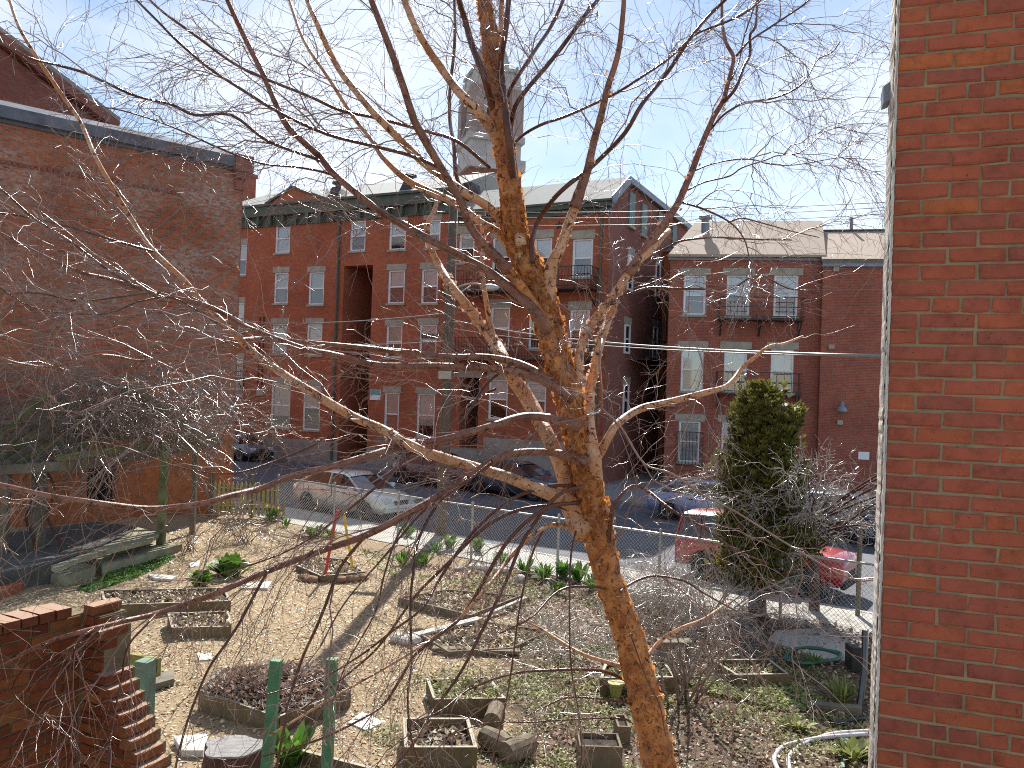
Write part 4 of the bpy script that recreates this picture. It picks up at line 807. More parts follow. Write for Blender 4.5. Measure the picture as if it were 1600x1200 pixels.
# drooping lower branches
droop = [
 ([(912,832),(900,827),(860,820),(835,835),(817,850),(790,880),(767,910),(735,948),(700,983),(625,1030),(520,1090),(420,1150)], 4.5, 1.6, 5.9, 5.0),
 ([(900,800),(860,790),(800,800),(750,830),(700,880),(650,930),(600,1000),(560,1040),(470,1110)], 3.6, 1.3, 5.9, 5.2),
 ([(905,760),(860,760),(800,780),(740,830),(690,900),(660,950),(612,987),(562,1025),(500,1060),(400,1090)], 3.2, 1.2, 5.9, 5.0),
 ([(905,785),(850,795),(790,850),(732,950),(695,985),(650,1022),(625,1062),(600,1100),(562,1125),(500,1155),(412,1182)], 3.6, 1.5, 5.8, 4.9),
 ([(912,760),(870,775),(820,840),(790,910),(750,992),(720,1050),(685,1100),(667,1125),(640,1170),(600,1215)], 3.4, 1.5, 5.8, 4.9),
 ([(575,836),(560,850),(530,890),(507,950),(490,990),(475,1022),(457,1075),(445,1132),(432,1200),(428,1230)], 3, 2, 5.2, 5.0),
 ([(730,750),(690,780),(655,840),(645,900),(641,950),(643,1037),(637,1087),(642,1150),(657,1205)], 2.6, 1.6, 5.4, 5.1),
 ([(850,825),(830,870),(812,950),(800,1040),(790,1100),(770,1190)], 2, 1, 5.7, 5.4),
 ([(900,830),(892,870),(890,950),(892,1040),(905,1120),(910,1200)], 1.8, .9, 5.5, 5.3),
 ([(650,795),(620,840),(600,900),(585,960),(540,1040),(520,1100)], 2, 1, 5.3, 5.1),
 ([(770,720),(720,760),(660,800),(600,870),(540,940),(500,1010)], 2.2, 1, 5.6, 5.0),
 ([(650,700),(600,750),(540,800),(470,850),(400,880),(330,900)], 2.4, 1.1, 5.7, 5.0),
 ([(550,650),(500,690),(430,720),(360,740),(280,730),(200,700)], 2.2, 1, 5.4, 4.8),
 ([(800,568),(760,600),(735,640),(715,665),(690,690)], 2.6, 1.4, 5.9, 5.8),
 ([(775,607),(745,622),(725,640),(700,668)], 2.2, 1.2, 6.1, 6.2),
 ([(245,957),(230,975),(200,1010),(190,1060),(180,1110),(168,1190)], 2, 1.4, 4.75, 4.6),
 ([(150,980),(125,1000),(110,1040),(100,1090),(90,1150),(85,1200)], 2.0, 1.3, 4.6, 4.4),
 ([(75,1005),(40,1040),(20,1080),(60,1120),(120,1160)], 1.5, .9, 4.55, 4.4),
 ([(1000,1045),(1010,1027),(1033,1000),(1067,980),(1100,967),(1140,940)], 4, 2, 6.05, 6.6),
 ([(985,1065),(973,1060),(933,1047),(867,1047),(800,1053),(733,1077),(690,1110),(640,1130)], 3.2, 1.3, 6.0, 5.5),
 ([(978,1045),(967,1040),(913,1023),(873,1000),(850,985),(820,970)], 4, 1.5, 6.0, 6.6),
 ([(990,1105),(977,1097),(940,1092),(887,1090),(850,1105),(820,1120)], 2.4, 1, 6.0, 5.7),
 ([(985,1128),(973,1123),(933,1122),(833,1128),(760,1130),(700,1150)], 2, .9, 6.0, 5.6),
 ([(945,920),(930,917),(887,918),(860,933),(830,965),(780,990)], 2.6, 1.2, 5.95, 5.4),
 ([(970,925),(977,917),(1017,900),(1067,907),(1100,927),(1160,960)], 2.6, 1.2, 5.95, 6.3),
 ([(985,990),(1010,1060),(1030,1100),(1040,1150)], 1.4, .8, 5.6, 5.6),
]
for pts, r0, r1, Y0, Y1 in droop: LM(pts, r0, r1, Y0, Y1, 'barkd' if r0 < 4 else 'barkp', tw=.6, sides=6)
# limbs above the frame and around the trunk so that the crown goes on outside the picture
for i in range(10):
    a0 = i*2.4; pts = [(760-10*i/3, -40-10*i), (760+90*math.cos(a0), -160-12*i), (760+260*math.cos(a0), -300), (760+430*math.cos(a0), -400)]
    LM(pts, 5, 2, 5.95, 5.95+2.2*math.sin(a0), 'barkd', sides=6)
# ---- twigs
n1 = 24; sec = []
def resample(c, n):
    d = np.r_[0, np.cumsum(np.linalg.norm(np.diff(c, axis=0), axis=1))]; t = np.linspace(0, d[-1], n); return np.stack([np.interp(t, d, c[:, k]) for k in range(3)], 1)
geo = []; lv1 = []
def clip_n(A, n): return np.stack([resample(a, n) for a in A]) if len(A) else np.zeros((0, n, 3))
# long whippy side branches, upward-left in the crown, drooping below
SB = []; rgx = np.random.default_rng(21)
for c, twd in LB:
    if len(c) < 14: continue
    P0 = resample(c, n1)[None]; x_m = c[:, 0].mean(); z_m = c[:, 2].mean()
    hi = z_m > 4.6; b = (-.28, 0, .12) if hi and x_m < .6 else ((.12, 0, .12) if hi else (-.30, -.05, -.22))
    a_, ra_ = grow(P0, (1.5 if hi else .75)*twd, .8, 2.1, (22, 48), .15, .25 if hi else .55, 12, .22, bias=b, r0=.0062, r1=.0016, jit=.012, taper=.35)
    if len(a_): SB.append(a_); geo.append(tubes_geo(a_, ra_, 5))
SB = np.concatenate(SB); print('long side branches', len(SB))
sec_l1, rr_ = grow(SB, 7.5, .25, .9, (25, 58), .12, .2, 7, .2, bias=(-.06, 0, -.03), r0=.0033, r1=.0015, jit=.02); geo.append(tubes_geo(sec_l1, rr_, 3)); print('sec', len(sec_l1))
for c, twd in LB:
    P0 = resample(c, n1)[None]
    zavg = c[:, 2].mean(); dr = .35 if zavg < 4.0 else .12
    a_, ra_ = grow(P0, 5.2*twd, .35, 1.1, (25, 60), .12, dr, 7, .18, bias=(-.12, 0, .05 if zavg > 4 else -.12), r0=.0034, r1=.0014, jit=.02)
    lv1.append(a_); geo.append(tubes_geo(a_, ra_, 4))
    b_, rb_ = grow(P0, 7*twd, .10, .35, (35, 75), .2, .1, 4, .2, r0=.0019, r1=.001, jit=.03); geo.append(tubes_geo(b_, rb_, 3)); lv1.append(np.zeros((0,7,3)))
l1 = np.concatenate(lv1+[sec_l1]); print('level1', len(l1))
a2, r2 = grow(l1, 5.6, .12, .5, (28, 58), .1, .15, 5, .15, r0=.0018, r1=.0011, jit=.03); geo.append(tubes_geo(a2, r2, 3)); print('level2', len(a2))
a3, r3 = grow(a2, 3.5, .05, .20, (28, 60), .2, .1, 3, .1, r0=.0014, r1=.0009, jit=.04); geo.append(tubes_geo(a3, r3, 3)); print('level3', len(a3))
V, Q = merge_geo(geo); tw = np_mesh('twigs', V-org, Q, M['twig'], TR, smooth=True); tag(tw, kind='stuff'); print('twig quads', len(Q))
# ---- peeling bark curls on trunk and big stems
def flakes(c, r, dens, smin, smax, seed):
    rg = np.random.default_rng(seed); Vv = []; Qq = []; seg = np.linalg.norm(np.diff(c, axis=0), axis=1); tot = seg.sum(); n = int(dens*tot); cum = np.r_[0, np.cumsum(seg)]
    for _ in range(n):
        s = rg.uniform(0, tot); i = min(np.searchsorted(cum, s, 'right')-1, len(c)-2); f = (s-cum[i])/seg[i]; p = c[i]*(1-f)+c[i+1]*f; T = (c[i+1]-c[i])/seg[i]; rad = r[i]*(1-f)+r[i+1]*f
        a = rg.uniform(0, 2*math.pi); e = np.cross(T, [0.1, 1, .2]); e /= np.linalg.norm(e); g = np.cross(T, e); h = rg.uniform(smin, smax); wd = rg.uniform(.5, 1.3)*h; curl = rg.uniform(.5, 2.6); side = rg.choice([-1, 1]); b0 = len(Vv)
        m_ = 5
        for q in range(m_):
            u = q/(m_-1); ang = a + side*u*wd*.6/max(rad, .02); lift = rad*1.005 + .55*wd*u**2*.55*(1+math.sin(curl*u))*.8
            o_ = e*math.cos(ang)+g*math.sin(ang); hh = h*(1-.35*u*rg.uniform(.6,1.2))
            Vv.append(p+o_*lift+T*(-hh/2+.3*h*u*rg.uniform(-.3,.3))); Vv.append(p+o_*(lift+.004*rg.uniform(-1,1))+T*(hh/2))
        for q in range(m_-1): b = b0+2*q; Qq.append((b, b+1, b+3, b+2))
    return np.array(Vv), np.array(Qq)
gs = [flakes(tc1, tr1, 170, .012, .045, 1), flakes(tc1[46:112], tr1[46:112], 380, .015, .06, 2)]
V, Q = merge_geo(gs); fl = np_mesh('peeling_bark', V-org, Q, M['flake'], TR); tag(fl, kind='stuff')
gs = []
for i, (c, twd) in enumerate(LB[1:7]): gs.append(flakes(c[:int(len(c)*.75)], np.full(len(c), .035 if i != 5 else .045), 110 if i not in (2, 4) else 50, .01, .04, i+10))
for i in (12, 13, 26): gs.append(flakes(LB[i][0][:int(len(LB[i][0])*.4)], np.full(len(LB[i][0]), .034), 40, .01, .03, i+10))
V, Q = merge_geo(gs); M['flakep'] = bark_mat('pale_peeling_bark', [(.3, (.50,.27,.16)), (.7, (.75,.55,.42))], .6, .4, 20, False); fl = np_mesh('peeling_bark', V-org, Q, M['flakep'], TR); tag(fl, kind='stuff')
# ------------------------------------------------------------------ garden things
def rnd(a, b): return random.uniform(a, b)
STL = {'wood_chips2': 'pale wood chips spread over the open garden floor', 'wood_chips4': 'scattered wood chips among the leaves on the right', 'fallen_leaves': 'brown fallen leaves covering the right side of the garden', 'dry_stalks': 'dry straw coloured stalks lying along the street side', 'ground_cover6': 'low pale green ground cover in the right half of the garden', 'ground_cover7': 'dense band of ground cover below the slanted end bed', 'ground_cover8': 'patchy green weeds along the street fence', 'moss': 'bright green moss strip beside the deck'}
def inpoly(x, y, poly):
    c = False; n = len(poly); j = n-1
    for i in range(n):
        xi, yi = poly[i]; xj, yj = poly[j]
        if ((yi > y) != (yj > y)) and x < (xj-xi)*(y-yi)/(yj-yi)+xi: c = not c
        j = i
    return c
def gpoly(pts, z=0): return [(G(a, b, z).x, G(a, b, z).y) for a, b in pts]
def scatter(name, poly, n, smin, smax, m, tilt=.5, zoff=.008, aspect=.45, hfun=None, seed=1, noisy=0):
    rg = np.random.default_rng(seed); xs = [p[0] for p in poly]; ys = [p[1] for p in poly]; X = []; t = 0
    while len(X) < n and t < n*30:
        x = rg.uniform(min(xs), max(xs)); y = rg.uniform(min(ys), max(ys)); t += 1
        if noisy and (math.sin(x*1.9+seed)+math.sin(y*2.3+x*.7)+math.sin(x*5.1-y*4.3)*.6)+rg.uniform(-1,1)*.8 < noisy-1: continue
        if inpoly(x, y, poly): X.append((x, y, (hfun(x, y) if hfun else gz(x, y))+zoff))
    X = np.array(X); k = len(X); a = rg.uniform(0, 2*np.pi, k); s = rg.uniform(smin, smax, k); w_ = s*aspect*rg.uniform(.6, 1.3, k)
    d = np.stack([np.cos(a), np.sin(a), rg.normal(0, tilt, k)*.5], 1); e = np.stack([-np.sin(a), np.cos(a), rg.normal(0, tilt, k)], 1)
    lift = np.zeros((k, 3)); lift[:, 2] = np.abs(e[:, 2])*w_*.4+np.abs(d[:, 2])*s*.4
    c = X+lift; V = np.stack([c-d*s[:,None]/2, c+e*w_[:,None]/2, c+d*s[:,None]/2, c-e*w_[:,None]/2], 1).reshape(-1, 3)
    o = np_mesh(name, V, np.arange(k*4).reshape(-1, 4), m); return tag(o, STL.get(name+str(seed), STL.get(name)), kind='stuff')
chips = gpoly([(-40,960),(150,880),(330,800),(430,830),(640,880),(820,930),(960,1000),(900,1100),(820,1260),(120,1260),(-40,1200)])
lit = gpoly([(640,880),(900,910),(1120,950),(1380,990),(1420,1260),(800,1260),(860,1080),(800,960)])
scatter('wood_chips', chips, 30000, .025, .07, M['chip'], seed=2)
scatter('fallen_leaves', lit, 17000, .025, .075, M['litter'], tilt=.7, aspect=.7, seed=3)
scatter('wood_chips', lit, 7000, .02, .05, M['chip'], seed=4)
scatter('dry_stalks', gpoly([(360,850),(450,820),(900,905),(1100,940),(1330,960),(1330,1000),(1000,1060),(800,1010),(600,930)]), 6500, .06, .22, M['dry'], tilt=.5, aspect=.05, zoff=.03, seed=5)
gv = gpoly([(800,990),(1000,1020),(1250,1040),(1350,1080),(1380,1240),(960,1230),(760,1230),(560,1150),(650,1050)])
scatter('ground_cover', gv, 16000, .018, .05, M['leafy'], tilt=.5, aspect=.8, zoff=.02, seed=6, noisy=1.2)
scatter('ground_cover', gpoly([(1050,1060),(1250,1075),(1300,1110),(1240,1120),(1100,1085)]), 2600, .03, .07, M['leafy'], tilt=.5, aspect=.8, zoff=.05, seed=7)
scatter('ground_cover', gpoly([(560,860),(900,910),(1000,960),(900,980),(600,900)]), 3500, .03, .07, M['leafy'], tilt=.6, aspect=.6, zoff=.02, seed=8, noisy=1.1)
scatter('moss', gpoly([(120,920),(170,895),(250,868),(275,872),(210,905),(140,925)]), 5000, .03, .08, M['leaf'], tilt=.6, aspect=.5, zoff=.02, seed=9)
# raised beds
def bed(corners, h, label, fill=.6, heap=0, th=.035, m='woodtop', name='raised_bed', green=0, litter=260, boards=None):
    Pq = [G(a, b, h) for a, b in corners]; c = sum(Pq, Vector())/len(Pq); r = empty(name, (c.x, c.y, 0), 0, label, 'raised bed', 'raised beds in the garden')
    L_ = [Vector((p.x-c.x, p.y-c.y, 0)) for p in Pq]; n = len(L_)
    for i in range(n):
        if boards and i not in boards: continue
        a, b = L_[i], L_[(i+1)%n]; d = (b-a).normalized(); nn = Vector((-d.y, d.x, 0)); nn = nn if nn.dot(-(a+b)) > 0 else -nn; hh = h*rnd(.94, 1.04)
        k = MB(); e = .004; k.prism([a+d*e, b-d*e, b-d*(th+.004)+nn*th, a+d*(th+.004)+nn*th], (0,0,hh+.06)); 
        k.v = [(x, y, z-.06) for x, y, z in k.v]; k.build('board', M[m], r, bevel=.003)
    # soil
    pol = [(v.x*.97, v.y*.97) for v in L_]; nx = 22; V = []; Fq = []
    xs = [p[0] for p in pol]; ys = [p[1] for p in pol]; rg = random.Random(len(label))
    ctr = Vector((0, 0, 0)); rings = 9; seg = 36; V.append((0, 0, h*fill+heap))
    def edge(a):
        d = Vector((math.cos(a), math.sin(a), 0)); best = 99
        for i in range(n):
            p, q = L_[i]*.965, L_[(i+1)%n]*.965; e_ = q-p; den = d.x*e_.y-d.y*e_.x
            if abs(den) < 1e-6: continue
            t = (p.x*e_.y-p.y*e_.x)/den; u = (p.x*d.y-p.y*d.x)/den
            if t > 0 and -.001 <= u <= 1.001: best = min(best, t)
        return d*best
    for q in range(1, rings+1):
        for s_ in range(seg):
            e_ = edge(2*math.pi*s_/seg)*(q/rings); V.append((e_.x, e_.y, h*fill+heap*(1-(q/rings)**2)+rg.uniform(-.02, .02)*(q < rings)))
    k = MB(); k.v = V
    for s_ in range(seg): k.f.append((0, 1+s_, 1+(s_+1)%seg))
    for q in range(rings-1):
        for s_ in range(seg): a = 1+q*seg+s_; b = 1+q*seg+(s_+1)%seg; k.f.append((a, a+seg, b+seg, b))
    k.build('soil', M['soil'], r)
    rad = [edge(2*math.pi*s_/36).length for s_ in range(36)]
    def hf(x, y):
        rr = math.hypot(x, y)/max(rad[int((math.atan2(y, x)%(2*math.pi))/(2*math.pi)*36)%36], .01); return h*fill+heap*max(0, 1-rr*rr)+.01
    ar = (max(xs)-min(xs))*(max(ys)-min(ys)); o = scatter('dead_leaves', pol, int(litter*ar), .03, .10, M['litter'] if heap else M['chip'], tilt=.8, aspect=.5, hfun=hf, seed=len(label)); o.parent = r
    if heap or green == 0:
        rg2 = np.random.default_rng(5); m_ = int(90*ar*(3 if heap else .5)); pts = []
        while len(pts) < m_:
            x, y = rg2.uniform(min(xs), max(xs)), rg2.uniform(min(ys), max(ys))
            if not inpoly(x, y, pol): continue
            z = hf(x, y); d = rg2.normal(size=3); d[2] = abs(d[2])*.3; d /= np.linalg.norm(d); l = rg2.uniform(.08, .35); s3 = np.linspace(0, 1, 4)[:, None]
            pts.append(np.array([x, y, z+.01])+d*s3*l+np.array([0,0,-.04])*s3**2+rg2.normal(size=(4,3))*.01)
        Vg, Qg = tubes_geo(np.array(pts), np.full((len(pts), 4), .0035), 3); o = np_mesh('dead_stems', Vg, Qg, M['twigw'], r); tag(o, kind='stuff')
    if green: o = scatter('seedlings', pol, int(green*ar), .02, .05, M['leafy'], tilt=.6, aspect=.8, hfun=hf, zoff=.03, seed=3); o.parent = r
    return r
bed([(163,945),(361,938),(350,918),(158,922)], .2, 'long raised bed of bare earth on the left, above the small one', fill=.7)
bed([(268,980),(362,978),(357,955),(262,958)], .2, 'small square raised bed on the left with a dark left side, filled with straw', fill=.8)
bed([(310,1076),(437,1120),(549,1078),(520,1044),(350,1044)], .24, 'five sided raised bed heaped high with dead stalks behind the green posts', fill=.8, heap=.22, litter=900)
bed([(666,1060),(677,1092),(790,1090),(765,1056)], .25, 'square raised bed sprouting green seedlings, just above the framed bed', fill=.8, green=900)
bed([(630,1120),(632,1167),(746,1167),(732,1120)], .27, 'pale rimmed square raised bed full of dead leaves at the bottom centre', fill=.55)
bed([(1113,1031),(1150,1054),(1234,1053),(1203,1030)], .22, 'low wooden bed with a slanted end board beneath the evergreen', fill=.6, green=300)
bed([(938,1059),(1057,1058),(1040,1034),(945,1036)], .22, 'wooden bed half hidden behind the base of the birch trunk', fill=.6, green=300)
bed([(462,882),(503,900),(571,893),(540,873),(480,868)], .14, 'many sided far bed edged with stones behind the red stake', fill=.5)
bed([(622,933),(735,961),(815,930),(700,920)], .12, 'far low timber frame bed with reddish dry grass', fill=.4, m='wood')
bed([(655,990),(745,968),(860,985),(800,1012),(700,1018)], .10, 'wide low timber frame bed with bare leaf litter', fill=.4, m='wood')
# boards, planks
M['pale2'] = mat('silvery_plank', (.42,.40,.35), .85, .3, 5, bmp=.4)
def plank(a, b, w_, t, z0, z1, m, name, label, cat, group=None):
    p, q = G(a[0], a[1], z0), G(b[0], b[1], z1); k = MB(); c = (p+q)/2; k.bar(p-c, q-c, w_, t); o = k.build(name, M[m], bevel=.004); o.location = c; return tag(o, label, cat, group)
plank((650,992),(750,966), .16, .04, .10, .10, 'pale2', 'plank', 'pale sunlit plank lying across the middle of the garden', 'plank')
plank((755,963),(822,934), .08, .04, .10, .10, 'pale2', 'plank', 'narrow pale plank lying beyond the wide frame bed', 'plank')
plank((676,1013),(812,1018), .16, .05, .06, .06, 'wood', 'plank', 'brown timber along the near edge of the wide frame bed', 'plank')
plank((1262,1103),(1345,1110), .13, .11, .06, .06, 'woodg', 'log', 'weathered timber lying beside the near brick wall', 'log')
plank((1302,1130),(1350,1123), .06, .04, .05, .05, 'iron', 'pipe', 'short black pipe lying below the weathered timber', 'pipe')
plank((1316,1200),(1322,1155), .05, .03, .05, .05, 'palegreen', 'stake', 'pale green stake lying in the leaves at bottom right', 'stake')
def log(a, b, r0, label, z=.12):
    p, q = G(a[0], a[1], z), G(b[0], b[1], z); c = (p+q)/2; c.z = 0; k = MB(); n = 7
    pts = [p+(q-p)*i/(n-1)-c for i in range(n)]; k.tube(pts, [r0*rnd(.92, 1.06) for _ in pts], 12); o = k.build('log', M['wood'], smooth=False); o.location = c; return tag(o, label, 'log', 'logs edging the beds')
log((768,1128),(778,1102), .115, 'short upright-ended log beside the seedling bed'); log((757,1150),(795,1168), .13, 'mossy log lying to the right of the bottom centre bed'); log((790,1178),(828,1162), .13, 'log with a dark cut end, nearest the birch trunk')
for (a, b, c_, d, h, lab) in ((906,1166,972,1180,.26,'wooden box planter in the ivy left of the trunk base'),(965,1135,985,1150,.2,'small dark wooden block against the birch trunk')):
    p, q = G(a, b, h), G(c_, b, h); cc = (p+q)/2; r = empty('planter_box', (cc.x, cc.y, 0), 0, lab, 'planter'); w2 = (q-p).length/2
    for s_ in (-1, 1): k = MB(); k.box(s_*w2-(.03 if s_ > 0 else 0), -.0, -.05, s_*w2+(.03 if s_ < 0 else 0), .34, h); k.build('side_board', M['wood'], r, bevel=.004)
    k = MB(); k.box(-w2, -.034, -.05, w2, -.002, h+.01); k.build('front_board', M['wood'], r, bevel=.004); k = MB(); k.box(-w2, .342, -.05, w2, .37, h); k.build('back_board', M['wood'], r, bevel=.004); k = MB(); k.box(-w2+.03, .001, -.04, w2-.03, .338, h-.05); k.build('soil', M['soil'], r)
# bench-like frame right of the trunk
c = G(1052, 1045, 0); r = empty('wooden_stand', (c.x, c.y, 0), .1, 'dark low wooden stand behind the trunk on the right', 'stand')
k = MB(); k.box(-.28,-.12,.40,.28,.12,.45); k.build('top', M['wood'], r, bevel=.004)
for sx in (-.22, .2): k = MB(); k.box(sx,-.08,-.05,sx+.05,.08,.397); k.build('leg', M['wood'], r)
# paving slabs, paper, stones on the ground
def slab(pts, h, label, m, name='paving_slab', cat='slab', z=.015):
    Pq = [G(a, b, z+h) for a, b in pts]; c = sum(Pq, Vector())/len(Pq); c.z = z; k = MB(); k.prism([(p.x-c.x, p.y-c.y, h) for p in Pq], (0,0,-h-.03)); o = k.build(name, m, bevel=.004); o.location = c; return tag(o, label, cat)
M['pale'] = mat('pale_slab', (.60,.56,.50), .9, .15, 5); M['sheet'] = mat('white_sheet', (.82,.82,.80), .8, .05, 9); M['brown'] = mat('earthen_brown', (.22,.12,.07), .9, .3, 8)
slab([(545,1128),(566,1112),(600,1126),(574,1141)], .015, 'crumpled white sheet lying on the wood chips', M['sheet'], 'plastic_sheet', 'sheet')
slab([(374,912),(425,908),(418,918),(378,919)], .03, 'thin pale slab lying right of the big leafed plant', M['pale'])
slab([(231,896),(275,900),(268,905),(240,903)], .04, 'small pale slab near the mossy edge', M['pale'])
slab([(296,880),(313,876),(310,883),(298,886)], .04, 'tiny white stone slab above the leafy plant', M['sheet'])
slab([(308,1020),(330,1020),(332,1030),(312,1031)], .02, 'faint grey slab sunk in the wood chips', M['pale'])
slab([(272,1150),(325,1147),(318,1172),(285,1172)], .05, 'square pale slab left of the tree stump', M['pale'])
slab([(1213,985),(1318,980),(1352,1003),(1345,1035),(1280,1028),(1200,1000)], .05, 'concrete pad under the coiled green hose', M['concrete'])
slab([(664,1088),(672,1086),(680,1090),(666,1092)], .03, 'small orange and white wrapper beside the seedling bed', M['sheet'], 'litter_wrapper', 'litter')
for i, (a, b, s_) in enumerate([(475,905,.16),(487,908,.2),(512,906,.22),(530,907,.2),(548,906,.2),(563,904,.2),(742,888,.2),(760,890,.17),(783,893,.2),(812,906,.15),(720,893,.17),(640,1003,.2),(622,1000,.15)]):
    p = G(a, b, 0); k = MB(); n = 9; k.lathe((0,0,-.03), [(s_*.8,0),(s_,.06),(s_*.9,.11),(s_*.5,.14)], n); k.v = [(x*rnd(.85,1.15), y*.7*rnd(.85,1.15), z*rnd(.9,1.1)) for x, y, z in k.v]; o = k.build('edging_stone', M['pale'] if i > 5 else M['brickD'].copy() if False else M['brown'] if i < 6 else M['pale']); o.location = p
    tag(o, (['leftmost','second from left','third from left','third from right','second from right','rightmost'][i]+' of the brown edging stones in front of the far bed') if i < 6 else ['leftmost pale stone','second pale stone','third pale stone','pale stone farthest right','pale stone just left'][i-6]+' in the row among plants near the street fence' if i < 11 else 'pale stone left of the wide frame bed, '+['right','left'][i-11]+' of two', 'stone', 'stones by the far bed' if i < 6 else 'stones by the fence' if i < 11 else 'stones by the frame bed')
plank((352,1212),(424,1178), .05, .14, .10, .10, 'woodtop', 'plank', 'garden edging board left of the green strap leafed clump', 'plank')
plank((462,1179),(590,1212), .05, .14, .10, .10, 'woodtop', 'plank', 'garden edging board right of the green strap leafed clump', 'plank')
k = MB(); k.lathe((0,0,-.02), [(.07,0),(.10,.18),(.12,.19),(.12,.22),(.09,.22)], 16); o = k.build('plant_pot', M['yellowb']); o.location = G(962, 1088, 0); tag(o, 'yellow plastic pot half hidden behind the birch trunk', 'pot')
# stump
c = G(366, 1168, .38); r = empty('tree_stump', (c.x, c.y, 0), 0, 'grey weathered tree stump at the bottom left of the garden', 'stump'); rg = random.Random(4); n = 26
prof = [1+.10*math.sin(3*2*math.pi*i/n+.6)+.07*math.sin(5*2*math.pi*i/n)+rg.uniform(-.03,.03) for i in range(n)]
k = MB()
for q, (f, z) in enumerate([(1.35,-.05),(1.12,.08),(1.02,.25),(1,.38)]):
    for i in range(n): a = 2*math.pi*i/n; rr = .33*prof[i]*f; k.v.append((rr*math.cos(a), rr*.8*math.sin(a), z))
for q in range(3):
    for i in range(n): k.f.append((q*n+i, q*n+(i+1)%n, (q+1)*n+(i+1)%n, (q+1)*n+i))
k.build('bark', M['rust'], r); k = MB(); k.prism([(.325*prof[i]*math.cos(2*math.pi*i/n), .325*.8*prof[i]*math.sin(2*math.pi*i/n), .40) for i in range(n)], (0,0,-.03)); k.build('cut_face', mat('grey_stump_wood', (.26,.25,.24), .9, .35, 7, bmp=.8, stretch=(1,4,1)), r)
# green posts
for (a, b, zt, lab) in (((432,1031),(401,1365),1.0,'left one of the two dark green posts at the bottom'),((519,1029),(503,1365),1.0,'right one of the two dark green posts at the bottom')):
    q = G(b[0], b[1], 0); p = P(a[0], a[1], q.y+.1); k = MB(); k.bar(Vector((0,0,-.1)), p-q, .092, .092, (0,1,0)); o = k.build('green_post', M['greenpost'], bevel=.006); o.location = q; tag(o, lab, 'post', 'green posts')
p = P(229, 1031, 6.0); r = empty('gate_post', (p.x, p.y, 0), -.3, 'pale green post with a yellow board, behind the stepped brick wall', 'post'); k = MB(); k.box(-.06,-.06,-.1,.05,.05,p.z); k.build('post', M['palegreen'], r, bevel=.005)
k = MB(); k.box(-.24,.052,p.z-.14,.058,.09,p.z-.0); k.build('yellow_board', M['yellowb'], r, bevel=.003)
slab([(208,1058),(272,1047),(272,1060),(215,1076)], .06, 'grey board lying behind the pale green post', M['woodg'], 'grey_board', 'board')
# stakes
for a, b, m, lab, w_ in (((527,797),(507,903),'red','tall leaning bright red stake in the far bed',.055),((537,803),(552,893),'yellow','bright yellow stake leaning right of the red one',.055)):
    q = G(b[0], b[1], 0); p = P(a[0], a[1], q.y+.15); k = MB(); n = 8; k.tube([(p-q)*i/n for i in range(n+1)], w_*.6, 6); o = k.build('garden_stake', M[m]); o.location = q; tag(o, lab, 'stake')
# hoses
def hose(pts, rad, m, label, z=.04, sub=6):
    W = [G(a, b, z) for a, b in pts]; c = W[0].copy(); c.z = 0; k = MB(); k.tube([v-c for v in catmull(W, sub)], rad, 8); o = k.build('garden_hose', M[m], smooth=True); o.location = c; return tag(o, label, 'hose')
hose([(1360,1142),(1300,1147),(1262,1160),(1240,1173),(1232,1190),(1240,1215),(1270,1250)], .028, 'hosew', 'white hose curving at the bottom right, inner loop')
hose([(1355,1147),(1290,1152),(1255,1158),(1225,1166),(1211,1180),(1212,1195),(1228,1225),(1250,1260)], .028, 'hosew', 'white hose curving at the bottom right, outer loop', z=.05)
pts = []
for i in range(52): a = i*.55; r_ = 1+.12*math.sin(i*1.7); pts.append((1268+43*r_*math.cos(a), 1024+12*r_*math.sin(a)))
hose(pts, .016, 'hoseg', 'coiled dark green hose on the concrete pad', z=.09, sub=4)
# leafy plants
def plant(px, py, n, h, spread, m, label, name='leafy_plant', cat='plant', wide=.3, group=None, flower=0):
    c = G(px, py, 0); r = empty(name, c, 0, label, cat, group); rg = np.random.default_rng(int(px*7+py)); V = []; Fq = []
    for i in range(n):
        a = rg.uniform(0, 2*math.pi); l = h*rg.uniform(.6, 1.1); s_ = spread*rg.uniform(.2, 1); w_ = l*wide*rg.uniform(.7, 1.2); b0 = len(V); d = np.array([math.cos(a), math.sin(a), 0]); e = np.array([-math.sin(a), math.cos(a), 0]); base_ = d*rg.uniform(0, spread*.4)
        for t, ww in ((0,.25),(.35,.9),(.7,1),(1,.1)):
            p = base_+d*s_*t+np.array([0,0,l*(t-.45*t*t*(s_/spread))]); V += [p-e*w_*ww/2+np.array([0,0,.12*w_*ww]), p, p+e*w_*ww/2+np.array([0,0,.12*w_*ww])]
        for q in range(3):
            for z in (0, 1): b = b0+q*3+z; Fq.append((b, b+1, b+4, b+3))
    o = np_mesh('leaves', np.array(V), np.array(Fq), M[m], r, smooth=True); tag(o, kind='stuff')
    for i in range(flower):
        a = rg.uniform(0, 6.3); x, y = spread*.7*math.cos(a), spread*.7*math.sin(a); z = h*rg.uniform(.75, 1.1); k = MB(); k.tube([(x*.5,y*.5,0),(x,y,z)], .006, 4); k.build('flower_stem', M['leaf'], r)
        k = MB()
        for q in range(6): aa = q*math.pi/3; k.poly([(x,y-.03,z),(x+.035*math.cos(aa-.4),y-.04,z+.035*math.sin(aa-.4)),(x+.055*math.cos(aa),y-.035,z+.055*math.sin(aa)),(x+.035*math.cos(aa+.4),y-.04,z+.035*math.sin(aa+.4))])
        k.lathe((x,y-.08,z), [(.012,-.01),(.02,.02)], 8); k.build('flower', M['daff'], r)
    return r
plant(312, 918, 46, .42, .30, 'leaf', 'bright green broad leafed plant, left half of the pair on the left bed', wide=.5)
